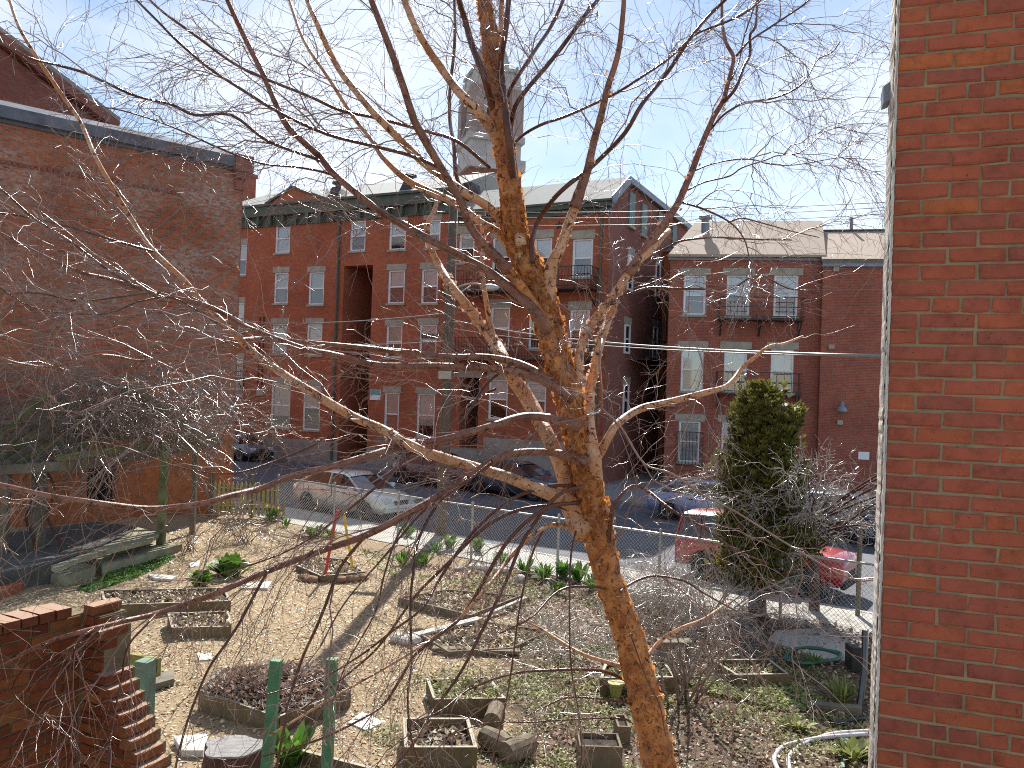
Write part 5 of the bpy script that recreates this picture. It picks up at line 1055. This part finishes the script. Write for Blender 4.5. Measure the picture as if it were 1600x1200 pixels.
plant(360, 903, 60, .55, .42, 'leaf', 'bright green broad leafed plant, larger right one of the pair on the left bed', wide=.5)
plant(450, 1196, 40, .50, .30, 'leaf', 'green strap leafed clump between the two green posts', wide=.22)
plant(492, 838, 50, .35, .45, 'leaf', 'green clump left of the red stake by the fence', wide=.3)
plant(425, 815, 60, .5, .3, 'leaf', 'daffodil clump in flower beside the fence gate', wide=.1, flower=4, name='daffodils'); plant(446, 824, 30, .4, .2, 'leaf', 'small daffodil clump with two blooms right of the gate clump', wide=.1, flower=2, name='daffodils')
ORD = ['second','seventh','first lower','second lower','fourth','sixth','fifth','eighth','ninth','tenth','eleventh','twelfth','third lower','fourth lower']
for i, (a, b, h) in enumerate([(518,838,.25),(636,838,.45),(630,882,.4),(660,884,.4),(702,858,.5),(745,862,.45),(680,862,.3),(820,895,.4),(850,903,.4),(880,902,.55),(905,908,.55),(928,922,.4),(785,878,.3),(870,925,.3)]):
    plant(a, b, 34, h, .32, 'leaf', ORD[i]+' tuft of fresh green leaves from the left along the street fence', wide=.2, group='green tufts along the street fence', name='leafy_tuft')
plant(1315, 1098, 120, .4, .3, 'leafy', 'yellow green grass clump next to the near wall', wide=.07, name='grass_clump'); plant(1268, 1040, 50, .25, .25, 'leaf', 'grass tuft growing inside the hose coil', wide=.1, name='grass_clump')
plant(1242, 1140, 60, .2, .25, 'leafy', 'low leafy weed left of the white hose', wide=.35, name='weed'); plant(1330, 1185, 60, .25, .3, 'leafy', 'low leafy weed right of the white hose', wide=.35, name='weed')
# black pipe and box at right
c = G(1342, 1060, 0); k = MB(); k.box(-.15,-.12,-.03,.15,.15,.42); o = k.build('utility_box', M['iron'], bevel=.01); o.location = G(1340, 1050, 0); tag(o, 'black box standing beside the near wall', 'box')
k = MB(); q = G(1342, 1110, 0); p = P(1352, 985, q.y+.3); k.tube([Vector((0,0,-.05)), (p-q)*.5+Vector((.03,0,0)), p-q], .045, 12); o = k.build('drainpipe', mat('glossy_black_pipe', (.03,.03,.035), .15, .1, 4, coat=1, bmp=0)); o.location = q; tag(o, 'glossy black pipe leaning beside the near wall', 'pipe')
# ---- pergola at left
pg = G(250, 850, 0); pr = empty('pergola', (pg.x, pg.y, 0), 0, 'weathered grey timber pergola with pitched rafters and a tangle of bare vines, left', 'pergola')
def pw(px, py, Y): return P(px, py, Y)-Vector((pg.x, pg.y, 0))
def pbar(a, b, w_, h, name, m='woodg'): k = MB(); k.bar(a, b, w_, h); return k.build(name, M[m], pr, bevel=.006)
for px, Y, w_, zt in ((258, 19.6, .17, 693), (63, 17.6, .24, 730), (12, 17.2, .14, 720), (306, 22.0, .13, 700)):
    t = pw(px, zt, Y); b = Vector((t.x-.02, t.y, -.02)); k = MB(); k.bar(b, t, w_, w_, (0,1,0)); k.build('post', M['woodg'] if px != 258 else M['mossy'], pr, bevel=.008)
pbar(pw(66,733,17.4), pw(345,690,21.6), .09, .26, 'beam'); pbar(pw(90,716,17.2), pw(330,682,21.5), .05, .14, 'beam', 'mossy'); pbar(pw(-60,738,17.0), pw(100,728,17.3), .1, .2, 'beam')
pbar(pw(-20,690,20.0), pw(330,676,22.5), .09, .16, 'beam', 'mossy')
for i in range(7): pbar(pw(-70+i*22,738-i*1.2,17.0+i*.10), pw(80+i*26,612+i*5,18.6+i*.35), .07, .17, 'rafter', 'woodg' if i % 2 else 'mossy')
for i in range(7): pbar(pw(212+i*3,606+i*6,18.7+i*.3), pw(330+i*3,700-i*2,20.8+i*.3), .07, .15, 'rafter', 'mossy' if i % 2 else 'woodg')
pbar(pw(205,607,18.6), pw(120,600,21.0), .08, .18, 'ridge_beam')
k = MB(); q = [pw(-60,646,18.6), pw(210,612,18.9), pw(235,640,21.0), pw(-30,670,21)]; k.prism(q, (0,0,-.03)); 
# deck
dk = G(180, 865, 0); dr0 = empty('deck', (dk.x, dk.y, 0), 0, 'raised stone edged platform under the pergola with a sunlit slab', 'platform')
def dpt(px, py, z): v = G(px, py, z); return (v.x-dk.x, v.y-dk.y, z)
def dprism(pts, z, t, name, m): k = MB(); k.prism([dpt(a, b, z) for a, b in pts], (0,0,-t)); return k.build(name, m, dr0, bevel=.006)
M['deckm'] = mat('mossy_slab', (.30,.29,.19), .9, .35, 3, bmp=.5); M['deckd'] = mat('dark_deck', (.10,.10,.09), .95, .3, 3)
dprism([(-60,905),(90,878),(190,838),(215,823),(150,815),(-60,842)], .42, .48, 'deck_floor', M['deckd'])
dprism([(140,862),(195,838),(215,824),(250,832),(235,843),(165,860)], .50, .10, 'slab', M['deckm']); dprism([(80,884),(140,863),(163,862),(120,874),(88,888)], .49, .09, 'slab', M['deckm'])
dprism([(150,872),(225,850),(262,846),(285,850),(240,862),(160,884)], .20, .26, 'slab', M['deckm']); dprism([(70,895),(130,880),(150,884),(100,900)], .2, .26, 'slab', M['deckm'])
dprism([(-60,925),(8,888),(40,900),(34,912),(-30,935)], .16, .2, 'slab', M['brickD'])
# vines on pergola
c0 = np.array([pw(60,690,18.6), pw(130,640,18.8), pw(210,625,19), pw(300,680,20.5), pw(20,660,18.2), pw(100,700,18.2), pw(260,650,20)]); m_ = 230
seeds = c0[RNG.integers(0, len(c0), m_)]+RNG.normal(size=(m_,3))*np.array([1.1,.8,.28]); D = RNG.normal(size=(m_,3)); D[:,2] = np.abs(D[:,2])*.45; D /= np.linalg.norm(D,axis=1,keepdims=True); s3 = np.linspace(0,1,9)[None,:,None]; ln = RNG.uniform(.9,2.2,m_)[:,None,None]
cu = RNG.normal(size=(m_,3))[:,None,:]*.6; v0 = seeds[:,None,:]+D[:,None,:]*s3*ln+cu*s3**2*ln+np.array([0,0,-.55])*s3**3*ln+RNG.normal(size=(m_,9,3))*.03
g0 = tubes_geo(v0, np.full((m_,9), .009), 4); a1, r1 = grow(v0, 5.5, .3, 1.0, (25,75), .05, .25, 6, .5, r0=.007, r1=.004, jit=.05); a2_, r2_ = grow(a1, 3.0, .12, .5, (25,75), .05, .2, 4, .4, r0=.004, r1=.002, jit=.05)
V, Q = merge_geo([g0, tubes_geo(a1, r1, 3), tubes_geo(a2_, r2_, 3)]); print('vine', len(Q)); 
vn = empty('bare_vine', (pg.x, pg.y, 0), 0, 'dense leafless tangle of pale vine stems heaped over the pergola roof', 'vine')
o = np_mesh('vine_stems', V, Q, M['twigr'], vn, smooth=True); tag(o, kind='stuff')
k = MB()
for (a, b) in (((52,740),(45,870)),((75,740),(88,868))):
    W = [pw(a[0]+(b[0]-a[0])*t+8*math.sin(t*9), a[1]+(b[1]-a[1])*t, 17.4) for t in [i/9 for i in range(10)]]; W[-1].z = -.02; k2 = MB(); k2.tube(W, .03, 6); k2.build('vine_trunk', M['rust'], vn, smooth=True)
# ---- shrubs and bare small trees
def shrub(px, py, nst, h, spread, m, label, name='bare_shrub', cat='shrub', trunk=0, dens=7, up=1.0, d2=9, d3=6, rs=.009, arch=.35, lean=(0,0), l1=(.35,1.1), r2=.0035):
    c = G(px, py, 0); r = empty(name, c, 0, label, cat); M_ = nst; a = RNG.uniform(0, 2*np.pi, M_); z0 = 0
    if trunk:
        k = MB(); n = 8; pts = [Vector((lean[0]*.3*t+.03*math.sin(t*5), .02*math.sin(t*7), -.05+trunk*t)) for t in [i/(n-1) for i in range(n)]]; k.tube(pts, [.11*(1-.3*i/(n-1)) for i in range(n)], 10); k.build('trunk', M['rust'], r, smooth=True); z0 = trunk*.92
    s3 = np.linspace(0,1,9)[None,:,None]; D = np.stack([np.cos(a)*spread+lean[0], np.sin(a)*spread+lean[1], np.full(M_, (h-z0)*up)], 1)*RNG.uniform(.6,1.05,(M_,1)); D[:,2] *= RNG.uniform(.5,1,M_)
    st_ = np.zeros((M_,3)); st_[:,2] = z0 - (RNG.random(M_)*trunk*.35 if trunk else .03); st_[:,:2] += (RNG.normal(size=(M_,2))*(.02 if trunk else .10)); st_[:,0] += lean[0]*.3*(1 if trunk else 0)
    v = st_[:,None,:]+D[:,None,:]*s3+np.array([0,0,-arch*h])*s3**2.5+RNG.normal(size=(M_,9,3))*.035*s3
    R = rs*(1.3-s3[...,0])*np.ones((M_,1)); 
    for i in range(min(M_, 40)): Vg, Qg = tubes_geo(v[i:i+1], R[i:i+1], 6); np_mesh('limb' if trunk else 'stem', Vg, Qg, M['rust'] if trunk else M[m], r, smooth=True)
    a1, r1 = grow(v, dens, l1[0], l1[1], (25,70), .15, .15, 6, .3, r0=r2, r1=r2*.6, jit=.05); a2, r2_ = grow(a1, d2, .12, .42, (25,70), .1, .1, 4, .3, r0=r2*.75, r1=r2*.4, jit=.05); a3, r3 = grow(a2, d3, .05, .18, (30,70), .1, 0, 3, .1, r0=r2*.5, r1=r2*.35)
    gs = [tubes_geo(a1, r1, 4), tubes_geo(a2, r2_, 3), tubes_geo(a3, r3, 3)]; V, Q = merge_geo(gs); print(name, len(Q)); o = np_mesh('twigs', V, Q, M[m], r, smooth=True); tag(o, kind='stuff'); return r
shrub(1272, 955, 34, 4.3, 2.9, 'twigw', 'leafless small tree with dark trunk and white sunlit twigs in front of the red car', 'bare_tree', 'tree', trunk=2.0, dens=5.5, d2=6, d3=3, rs=.022, arch=.12, l1=(.4,1.3), r2=.0078, lean=(-.45,-.2))
shrub(1110, 985, 40, 3.3, 2.1, 'twigw', 'tall pale bare arching shrub between the birch trunk and the evergreen', dens=6, d2=7, d3=3, rs=.011, arch=.45, r2=.0055)
shrub(1065, 1098, 15, 2.6, .9, 'twigr', 'dark thin bare shrub just right of the birch trunk base', dens=4.5, d2=6, d3=3, rs=.016, arch=.2, r2=.004)
shrub(1010, 950, 18, 1.7, 1.2, 'twigw', 'low pale bare shrub behind the birch trunk by the fence', dens=6, d2=7, d3=3, rs=.008, arch=.35, r2=.005)
shrub(865, 1015, 20, 1.0, 1.1, 'twigw', 'low spreading heap of grey bare stems left of the birch trunk', dens=7, d2=8, d3=3, rs=.007, arch=.5, r2=.0045)
shrub(385, 850, 16, 1.6, 1.0, 'twigr', 'bare shrub beside the yellow picket gate', dens=6, d2=7, d3=2, rs=.009, arch=.3, r2=.006)
shrub(300, 862, 10, 1.8, .8, 'twigr', 'thin bare shrub at the right corner of the pergola', dens=5, d2=6, d3=2, rs=.01, arch=.2, r2=.006)
# ---- evergreen
eb = G(1183, 958, 0); ev = empty('evergreen_tree', eb, 0, 'dark green conical arborvitae standing near the street on the right', 'tree')
k = MB(); k.tube([(0,0,-.05),(0,0,.7),(.03,0,1.6),(0,.02,3.6)], [.19,.15,.10,.03], 12); k.build('trunk', M['rust'], ev, smooth=True)
He = 4.12; rg = np.random.default_rng(11)
def erad(z, a):
    t = z/He; b = np.interp(t, [0,.10,.2,.32,.42,.5,.6,.68,.78,.88,.95,1], [.30,.72,.86,.78,.80,.62,.80,.50,.56,.60,.42,.12]); return b*(1+.22*math.sin(3*a+z*2.3)+.16*math.sin(5*a-z*4.1))
def frond(p, d, sz, V, Fq):
    e = np.cross(d, [0.1,.2,1]); e /= np.linalg.norm(e)+1e-9; b0 = len(V); up = np.cross(e, d)
    for sgn in (-1, 0, 1):
        dd = d+e*sgn*.55; dd /= np.linalg.norm(dd); f = np.cross(dd, up); b0 = len(V); w_ = sz*.16
        V += [p-f*w_*.4, p+f*w_*.4, p+dd*sz*.6+f*w_, p+dd*sz*(1.0 if sgn == 0 else .8)]; Fq.append((b0, b0+1, b0+2, b0+3))
        b0 = len(V); V += [p-f*w_*.4, p+f*w_*.4, p+dd*sz*.95, p+dd*sz*.55-f*w_]; Fq.append((b0, b0+1, b0+2, b0+3))
V = []; Fq = []
for q in range(230):
    z = .5+(He-.55)*rg.random()**.9; a = rg.uniform(0, 2*math.pi); R = erad(z, a); kk = rg.integers(28, 52); L_ = rg.uniform(.35, .6)*min(1, R*1.6)
    for _ in range(kk):
        u = rg.random()**.6; aa = a+rg.normal()*.2; rr = R*(.4+.7*u); p = np.array([rr*math.cos(aa), rr*math.sin(aa), z+rg.normal()*.12+u*.38]); d = np.array([math.cos(aa)*.7, math.sin(aa)*.7, 1.0])+rg.normal(size=3)*.45; d /= np.linalg.norm(d); frond(p, d, rg.uniform(.09, .2), V, Fq)
o = np_mesh('crown', np.array(V), np.array(Fq), M['ever'], ev); tag(o, kind='stuff')
# ------------------------------------------------------------------ fence, gate
ZW = .0
fr = empty('chain_link_fence', E0, math.atan2(DV.y, DV.x), 'grey chain link fence with pipe rail between the garden and the pavement', 'fence')
FH = 1.35; S0, S1 = -.2, 17.5; y0 = -.06
sp = 2.55; n = int((S1-S0)/sp)+1
for i in range(n+1):
    x = min(S0+i*sp, S1); k = MB(); k.tube([(x,y0,-.05),(x,y0,FH+.06)], .03, 8); k.lathe((x,y0,FH+.05), [(.04,0),(.04,.03),(.01,.06)], 8); k.build('post', M['steel'], fr)
k = MB(); k.tube([(S0,y0,FH),(S1,y0,FH)], .022, 8); k.build('top_rail', M['steel'], fr)
k = MB(); cell = .085; hgt = FH-.06; cnt = int((S1-S0)/cell)
for i in range(-int(hgt/cell)-1, cnt+1):
    for sg in (1, -1):
        xa = S0+i*cell; xb = xa+hgt
        if sg == -1: xa, xb = xb, xa
        za, zb = .04, .04+hgt
        pa, pb = Vector((xa,y0-.025+.004*sg,za)), Vector((xb,y0-.025+.004*sg,zb)); lo, hi = S0, S1
        def clip(p, q):
            d = q-p; t0, t1 = 0, 1
            if abs(d.x) > 1e-6:
                a, b = (lo-p.x)/d.x, (hi-p.x)/d.x; a, b = min(a,b), max(a,b); t0, t1 = max(0,a), min(1,b)
            return (p+d*t0, p+d*t1) if t1 > t0+.01 else None
        c = clip(pa, pb)
        if c: k.bar(c[0], c[1], .0042, .0042, (0,1,0))
o = k.build('wire_mesh', M['steel'], fr); tag(o, kind='stuff')
# picket gate
ga, gb = G(330, 806, 0), G(437, 812, 0); gd_ = (gb-ga); gl = gd_.length; gt = empty('picket_fence', ga, math.atan2(gd_.y, gd_.x), 'short yellowish picket fence left of the daffodils', 'fence')
for i in range(int(gl/.145)): x = .05+i*.145; k = MB(); k.prism([(x,0,.08),(x+.085,0,.08),(x+.085,0,1.02),(x+.0425,0,1.12),(x,0,1.02)], (0,.025,0)); k.build('picket', M['picket'], gt)
for z in (.25, .8): k = MB(); k.box(0,.027,z,gl,.075,z+.09); k.build('rail', M['wood'], gt)
for x in (-.1, gl*.55, gl): k = MB(); k.box(x,.03,-.05,x+.1,.13,1.35); k.build('post', M['woodg'], gt)
# ------------------------------------------------------------------ cars
def car(loc, ang, paint, label, kind='sedan', group='cars parked along the street'):
    r = empty('parked_car', loc, ang, label, 'car', group)
    if kind == 'sedan': Lb, W, H = 4.55, .88, 1.42; prof = [(-2.27,.42,.60,.80),(-2.2,.28,.88,.92),(-1.9,.24,.96,.98),(-1.2,.22,.98,1),(-.3,.2,.95,1),(.7,.2,.93,1),(1.1,.21,.91,.99),(1.7,.23,.83,.96),(2.1,.26,.70,.88),(2.27,.38,.55,.74)]; cab = [(-1.95,.97,.0),(-1.25,1.36,1),(-.6,1.42,1),(.15,1.41,1),(.45,1.32,1),(1.15,.92,.0)]
    elif kind == 'wagon': Lb, W, H = 4.5, .88, 1.48; prof = [(-2.25,.42,.7,.84),(-2.2,.28,.95,.93),(-1.9,.24,.99,.98),(-1.2,.22,.98,1),(-.3,.2,.96,1),(.7,.2,.95,1),(1.1,.21,.93,.99),(1.7,.23,.86,.96),(2.08,.26,.74,.88),(2.25,.38,.6,.74)]; cab = [(-2.15,.97,.0),(-1.75,1.42,1),(-.6,1.49,1),(.1,1.48,1),(.45,1.38,1),(1.15,.95,.0)]
    else: Lb, W, H = 4.3, .86, 1.66; prof = [(-2.15,.5,.85,.9),(-2.12,.38,1.05,.97),(-1.9,.36,1.08,1),(-1.2,.34,1.08,1),(-.3,.34,1.07,1),(.7,.34,1.07,1),(1.0,.34,1.06,1),(1.6,.36,1.03,.98),(2.05,.38,.98,.95),(2.15,.5,.85,.92)]; cab = [(-2.1,1.08,.0),(-2.0,1.62,1),(-.6,1.68,1),(.1,1.67,1),(.35,1.62,1),(.85,1.07,.0)]
    wr = .32 if kind != 'suv' else .37; ax = (-Lb*.5+.85, Lb*.5-.88); k = MB(); ns = 0; st2 = []
    xs = sorted({p[0] for p in prof} | {a+wr*1.12*math.cos(t) for a in ax for t in (0, math.pi/4, math.pi/2, 3*math.pi/4, math.pi)} | {a for a in ax})
    for x in xs:
        zl, zb, wf = [float(np.interp(x, [p[0] for p in prof], [p[i] for p in prof])) for i in (1,2,3)]; w_ = W*wf; za = zl
        for a in ax:
            d = abs(x-a)
            if d <= wr*1.121: za = max(za, wr+math.sqrt(max(0, (wr*1.12)**2-d*d)))
        st2.append([(x,-w_*.97,za),(x,-w_,max(za+.02,(zl+zb)*.5)),(x,-w_*.985,zb-.10),(x,-w_*.90,zb-.015),(x,-w_*.5,zb+.025),(x,0,zb+.035),(x,w_*.5,zb+.025),(x,w_*.90,zb-.015),(x,w_*.985,zb-.10),(x,w_,max(za+.02,(zl+zb)*.5)),(x,w_*.97,za),(x,w_*.8,zl+.02 if za == zl else za),(x,-w_*.8,zl+.02 if za == zl else za)])
    nn = len(st2[0])
    for s_ in st2: k.v += s_
    for i in range(len(st2)-1):
        for j in range(nn): a = i*nn+j; b = i*nn+(j+1)%nn; k.f.append((a, a+nn, b+nn, b))
    k.f.append(tuple(range(nn))); k.f.append(tuple(range((len(st2)-1)*nn+nn-1, (len(st2)-1)*nn-1, -1))); body = k.build('body', paint, r, smooth=False)
    for p in body.data.polygons: p.use_smooth = len(p.vertices) == 4
    # greenhouse
    k = MB(); q = []
    for x, z, t in cab:
        wb = W*.90*float(np.interp(x, [p[0] for p in prof], [p[3] for p in prof])); wt = W*.70 if t else wb*.97; zb = float(np.interp(x, [p[0] for p in prof], [p[2] for p in prof]))
        q.append([(x,-wb,zb-.03),(x,-wt,z-.03 if t else z),(x,0,z if t else z+.03),(x,wt,z-.03 if t else z),(x,wb,zb-.03)])
    for s_ in q: k.v += s_
    for i in range(len(q)-1):
        for j in range(4): a = i*5+j; k.f.append((a, a+5, a+6, a+1))
    k.build('windows', M['carglass'], r)
    k = MB(); m0, m1 = 1, len(q)-2
    for i in range(m0, m1+1): x, _, _ = q[i][2]; w2 = q[i][3][1]; z = q[i][2][2]; k.v += [(x,-w2-.006,z-.035),(x,-w2*.9,z+.004),(x,0,z+.025),(x,w2*.9,z+.004),(x,w2+.006,z-.035)]
    for i in range(m1-m0):
        for j in range(4): a = i*5+j; k.f.append((a, a+5, a+6, a+1))
    k.build('roof', paint, r, smooth=True)
    for s_ in (1, 3):
        sg = -1 if s_ == 1 else 1
        for (i0, i1, w_) in ((0, 1, .07), (len(q)-1, len(q)-2, .06)):
            a = Vector(q[i0][0 if sg < 0 else 4]); b = Vector(q[i1][s_]); k = MB(); k.bar(a+Vector((0,sg*.008,.02)), b+Vector((0,sg*.008,0)), .03, w_); k.build('pillar', paint, r)
        xm = -.35; a = Vector((xm, sg*(W*.9+.004), .95)); b = Vector((xm, sg*(W*.705+.006), H-.03)); k = MB(); k.bar(a, b, .025, .09, (0,1,0)); k.build('pillar', paint, r)
        if kind != 'sedan': a = Vector((-1.45, sg*(W*.9+.004), .97)); b = Vector((-1.5, sg*(W*.70+.006), H-.05)); k = MB(); k.bar(a, b, .025, .12, (0,1,0)); k.build('pillar', paint, r)
        for x in (-.35, .75, -1.3): k = MB(); k.bar((x, sg*W*1.002, .32 if kind != 'suv' else .45), (x, sg*W*.99, .88), .008, .012, (0,1,0)); k.build('door_seam', M['tyre'], r)
        for x in (-.55, .5): k = MB(); k.box(x-.09, sg*(W+.0)-.012, .80, x+.09, sg*W+.018, .835); k.build('door_handle', M['tyre'], r)
        k = MB(); k.box(.78, sg*(W*.98)-.03 if sg < 0 else W*.98-.0, .93, .95, sg*(W*.98)+ (0 if sg < 0 else .18), 1.06) if sg > 0 else k.box(.78, -W*.98-.18, .93, .95, -W*.98, 1.06); k.build('wing_mirror', paint, r, bevel=.03)
        k = MB(); k.box(2.0 if kind == 'sedan' else 1.98, sg*W*.62-.14, .62, Lb/2-.03, sg*W*.62+.14, .76); k.build('headlight', M['lamp'], r, bevel=.02)
        k = MB(); k.box(-Lb/2-.004, sg*W*.66-.13, .72 if kind == 'sedan' else .78, -Lb/2+.25, sg*W*.66+.13, .9 if kind == 'sedan' else 1.0); k.build('tail_light', M['tail'], r, bevel=.02)
        if kind == 'suv': k = MB(); k.box(1.95, sg*W*.80-.1, .66, 2.16, sg*W*.80+.1, .78); k.build('indicator', M['amber'], r)
    for z, x in ((.42, Lb/2-.1), (.42, -Lb/2-.03)):
        k = MB(); k.box(x, -W*.8, z-.1, x+.13, W*.8, z+.1); k.build('bumper', M['tyre'] if kind != 'sedan' else paint, r, bevel=.03)
    k = MB(); k.box(Lb/2-.06,-.3,.55,Lb/2+.006,.3,.68); k.build('grille', M['tyre'], r)
    k = MB(); k.box(-Lb/2-.014,-.26,.62,-Lb/2+.02,.26,.74); k.build('number_plate', M['white'], r)
    for a in ax:
        k = MB(); k.box(a-wr*1.1, -W*.80, wr*.6, a+wr*1.1, W*.80, wr*2.05); k.build('wheel_well', M['tyre'], r)
        for sg in (-1, 1):
            k = MB(); prof_t = [(wr*.62,0),(wr*.92,.0),(wr,.03),(wr,.17),(wr*.92,.2),(wr*.62,.2)]; k.lathe((0,0,-.1), prof_t, 22); o = k.build('wheel', M['tyre'], r); o.rotation_euler = (math.pi/2, 0, 0); o.location = (a, sg*(W-.1), wr)
            k = MB(); k.lathe((0,0,-.06 if sg > 0 else -.06), [(wr*.60,0),(wr*.60,.12)], 20); 
            rm = MB(); zf = .095 if True else 0
            for q5 in range(5):
                aa = q5*2*math.pi/5
                for zz in (-1, 1): rm.bar((0,0,zz*.088), (wr*.58*math.cos(aa), wr*.58*math.sin(aa), zz*.088), .05, .015, (0,0,1))
            rm.tube([(wr*.56*math.cos(t*math.pi/10), wr*.56*math.sin(t*math.pi/10), .088) for t in range(21)], .018, 5); rm.tube([(wr*.56*math.cos(t*math.pi/10), wr*.56*math.sin(t*math.pi/10), -.088) for t in range(21)], .018, 5)
            rm.build('rim', M['rim'], o)
    return r
ang = math.atan2(DV.y, DV.x)
def on_street(px, off, z=-.12):
    # point on the line parallel to the kerb at the given offset, seen in picture column px
    r = ray(px, 700); u = r.x/r.y; a = E0+NV*off; s = (u*a.y-a.x)/(DV.x-u*DV.y); q = a+DV*s; return Vector((q.x, q.y, z))
car(on_street(555, 3.25), ang, car_mat('pearl_white_paint', (.80,.79,.72)), 'pale cream four door sedan parked at the near kerb, behind the chain link fence')
car(on_street(688, 11.3), ang, car_mat('brown_paint', (.10,.075,.075)), 'brownish grey wagon with red tail lights parked across the street behind the utility pole', 'wagon')
car(on_street(810, 11.3), ang, car_mat('dark_slate_paint', (.07,.08,.11)), 'dark slate car parked across the street behind the birch trunk')
car(on_street(372, 11.4), ang, car_mat('grey_blue_paint', (.12,.15,.19)), 'grey blue car parked farthest left across the street', 'wagon')
car(on_street(1120, 11.2), ang, car_mat('light_blue_paint', (.24,.30,.50)), 'light blue car parked across the street left of the evergreen')
car(on_street(1340, 11.2), ang, car_mat('navy_paint', (.02,.045,.11)), 'navy blue car parked across the street beside the near wall', 'wagon')
suv = car(on_street(1200, 3.3), ang, car_mat('bright_red_paint', (.42,.025,.025)), 'red boxy off road car parked behind the evergreen and bare tree', 'suv'); suv.scale = (.91,.95,.95)
# ------------------------------------------------------------------ utility pole, cables
pb = G(689, 836, 0.0)
up = empty('utility_pole', pb, 0, 'brown wooden utility pole with curved street lamp arm beside the white sedan', 'utility pole')
def ul(px, py, dy=0): return P(px, py, pb.y+dy)-pb
k = MB(); tp_ = ul(709, 318); k.tube([(0,0,-.1), tp_*.5, tp_], [.175,.155,.13], 12); k.build('pole', M['poles'], up, smooth=True)
k = MB(); k.tube(catmull([ul(702,458,-.1), ul(720,447,-.4), ul(740,443,-.6), ul(757,446,-.8)], 4), .03, 8); k.tube([ul(702,468,-.15), ul(735,447,-.5)], .018, 6); arm = k.build('lamp_arm', M['steel'], up, smooth=True)
c = ul(765, 450, -.85); k = MB(); k.lathe((0,0,0), [(.06,-.09),(.16,-.04),(.19,.02),(.14,.08),(.05,.11)], 14); k.v = [(x*1.5+c.x, y*.8+c.y, z+c.z) for x, y, z in k.v]; k.build('lamp_head', M['steel'], up, smooth=True)
for (x0, y0_, x1, y1) in ((685,580,705,592),): a = ul(x0, y1, -.22); b = ul(x1, y0_, -.22); k = MB(); k.box(a.x, a.y-.05, a.z, b.x, a.y+.12, b.z); k.build('sign_plate', M['stone'], up)
a = ul(658, 528, -.2); b = ul(690, 522, -.2); k = MB(); k.box(a.x, a.y, a.z, b.x, a.y+.2, b.z); k.build('bracket_box', M['iron'], up)
def cable(a, Ya, b, Yb, rad, label, sag=.3, n=16):
    p, q = P(a[0], a[1], Ya), P(b[0], b[1], Yb); pts = []
    for i in range(n+1): t = i/n; v = p+(q-p)*t; v.z -= 4*sag*t*(1-t); pts.append(v-p)
    k = MB(); k.tube(pts, rad, 5); o = k.build('cable', M['cable'], smooth=True); o.location = p; return tag(o, label, 'cable')
cable((700,498),23.6,(1382,556),9, .016, 'thick pale service cable crossing in front of the right house', .2)
cable((702,512),23.6,(1382,558),9.4, .009, 'thin cable running just beneath the thick pale one', .15)
cable((704,330),23.6,(1388,316),16, .007, 'upper wire crossing the sky beside the gable, highest of three', .1); cable((704,338),23.6,(1388,324),16, .007, 'upper wire crossing the sky beside the gable, middle of three', .12); cable((704,350),23.6,(1388,334),16, .007, 'upper wire crossing the sky beside the gable, lowest of three', .12)
cable((350,497),48,(702,489),23.6, .02, 'dark wire strung along the left row house', .3)
cable((338,525),48,(700,533),23.6, .018, 'second wire strung along the left row house, below the other', .3)
cable((1040,436),38.2,(1380,452),36, .012, 'wire running level across the upper windows of the tan roofed house', .2)
# downpipe and small post at right by the wall
k = MB(); q = G(1357, 1000, 0); k.tube([(0,0,0),(0,0,2.2)], .05, 8); o = k.build('fence_end_post', M['woodg']); o.location = G(1340, 962, 0); tag(o, 'stout grey timber post at the right end of the fence', 'post')
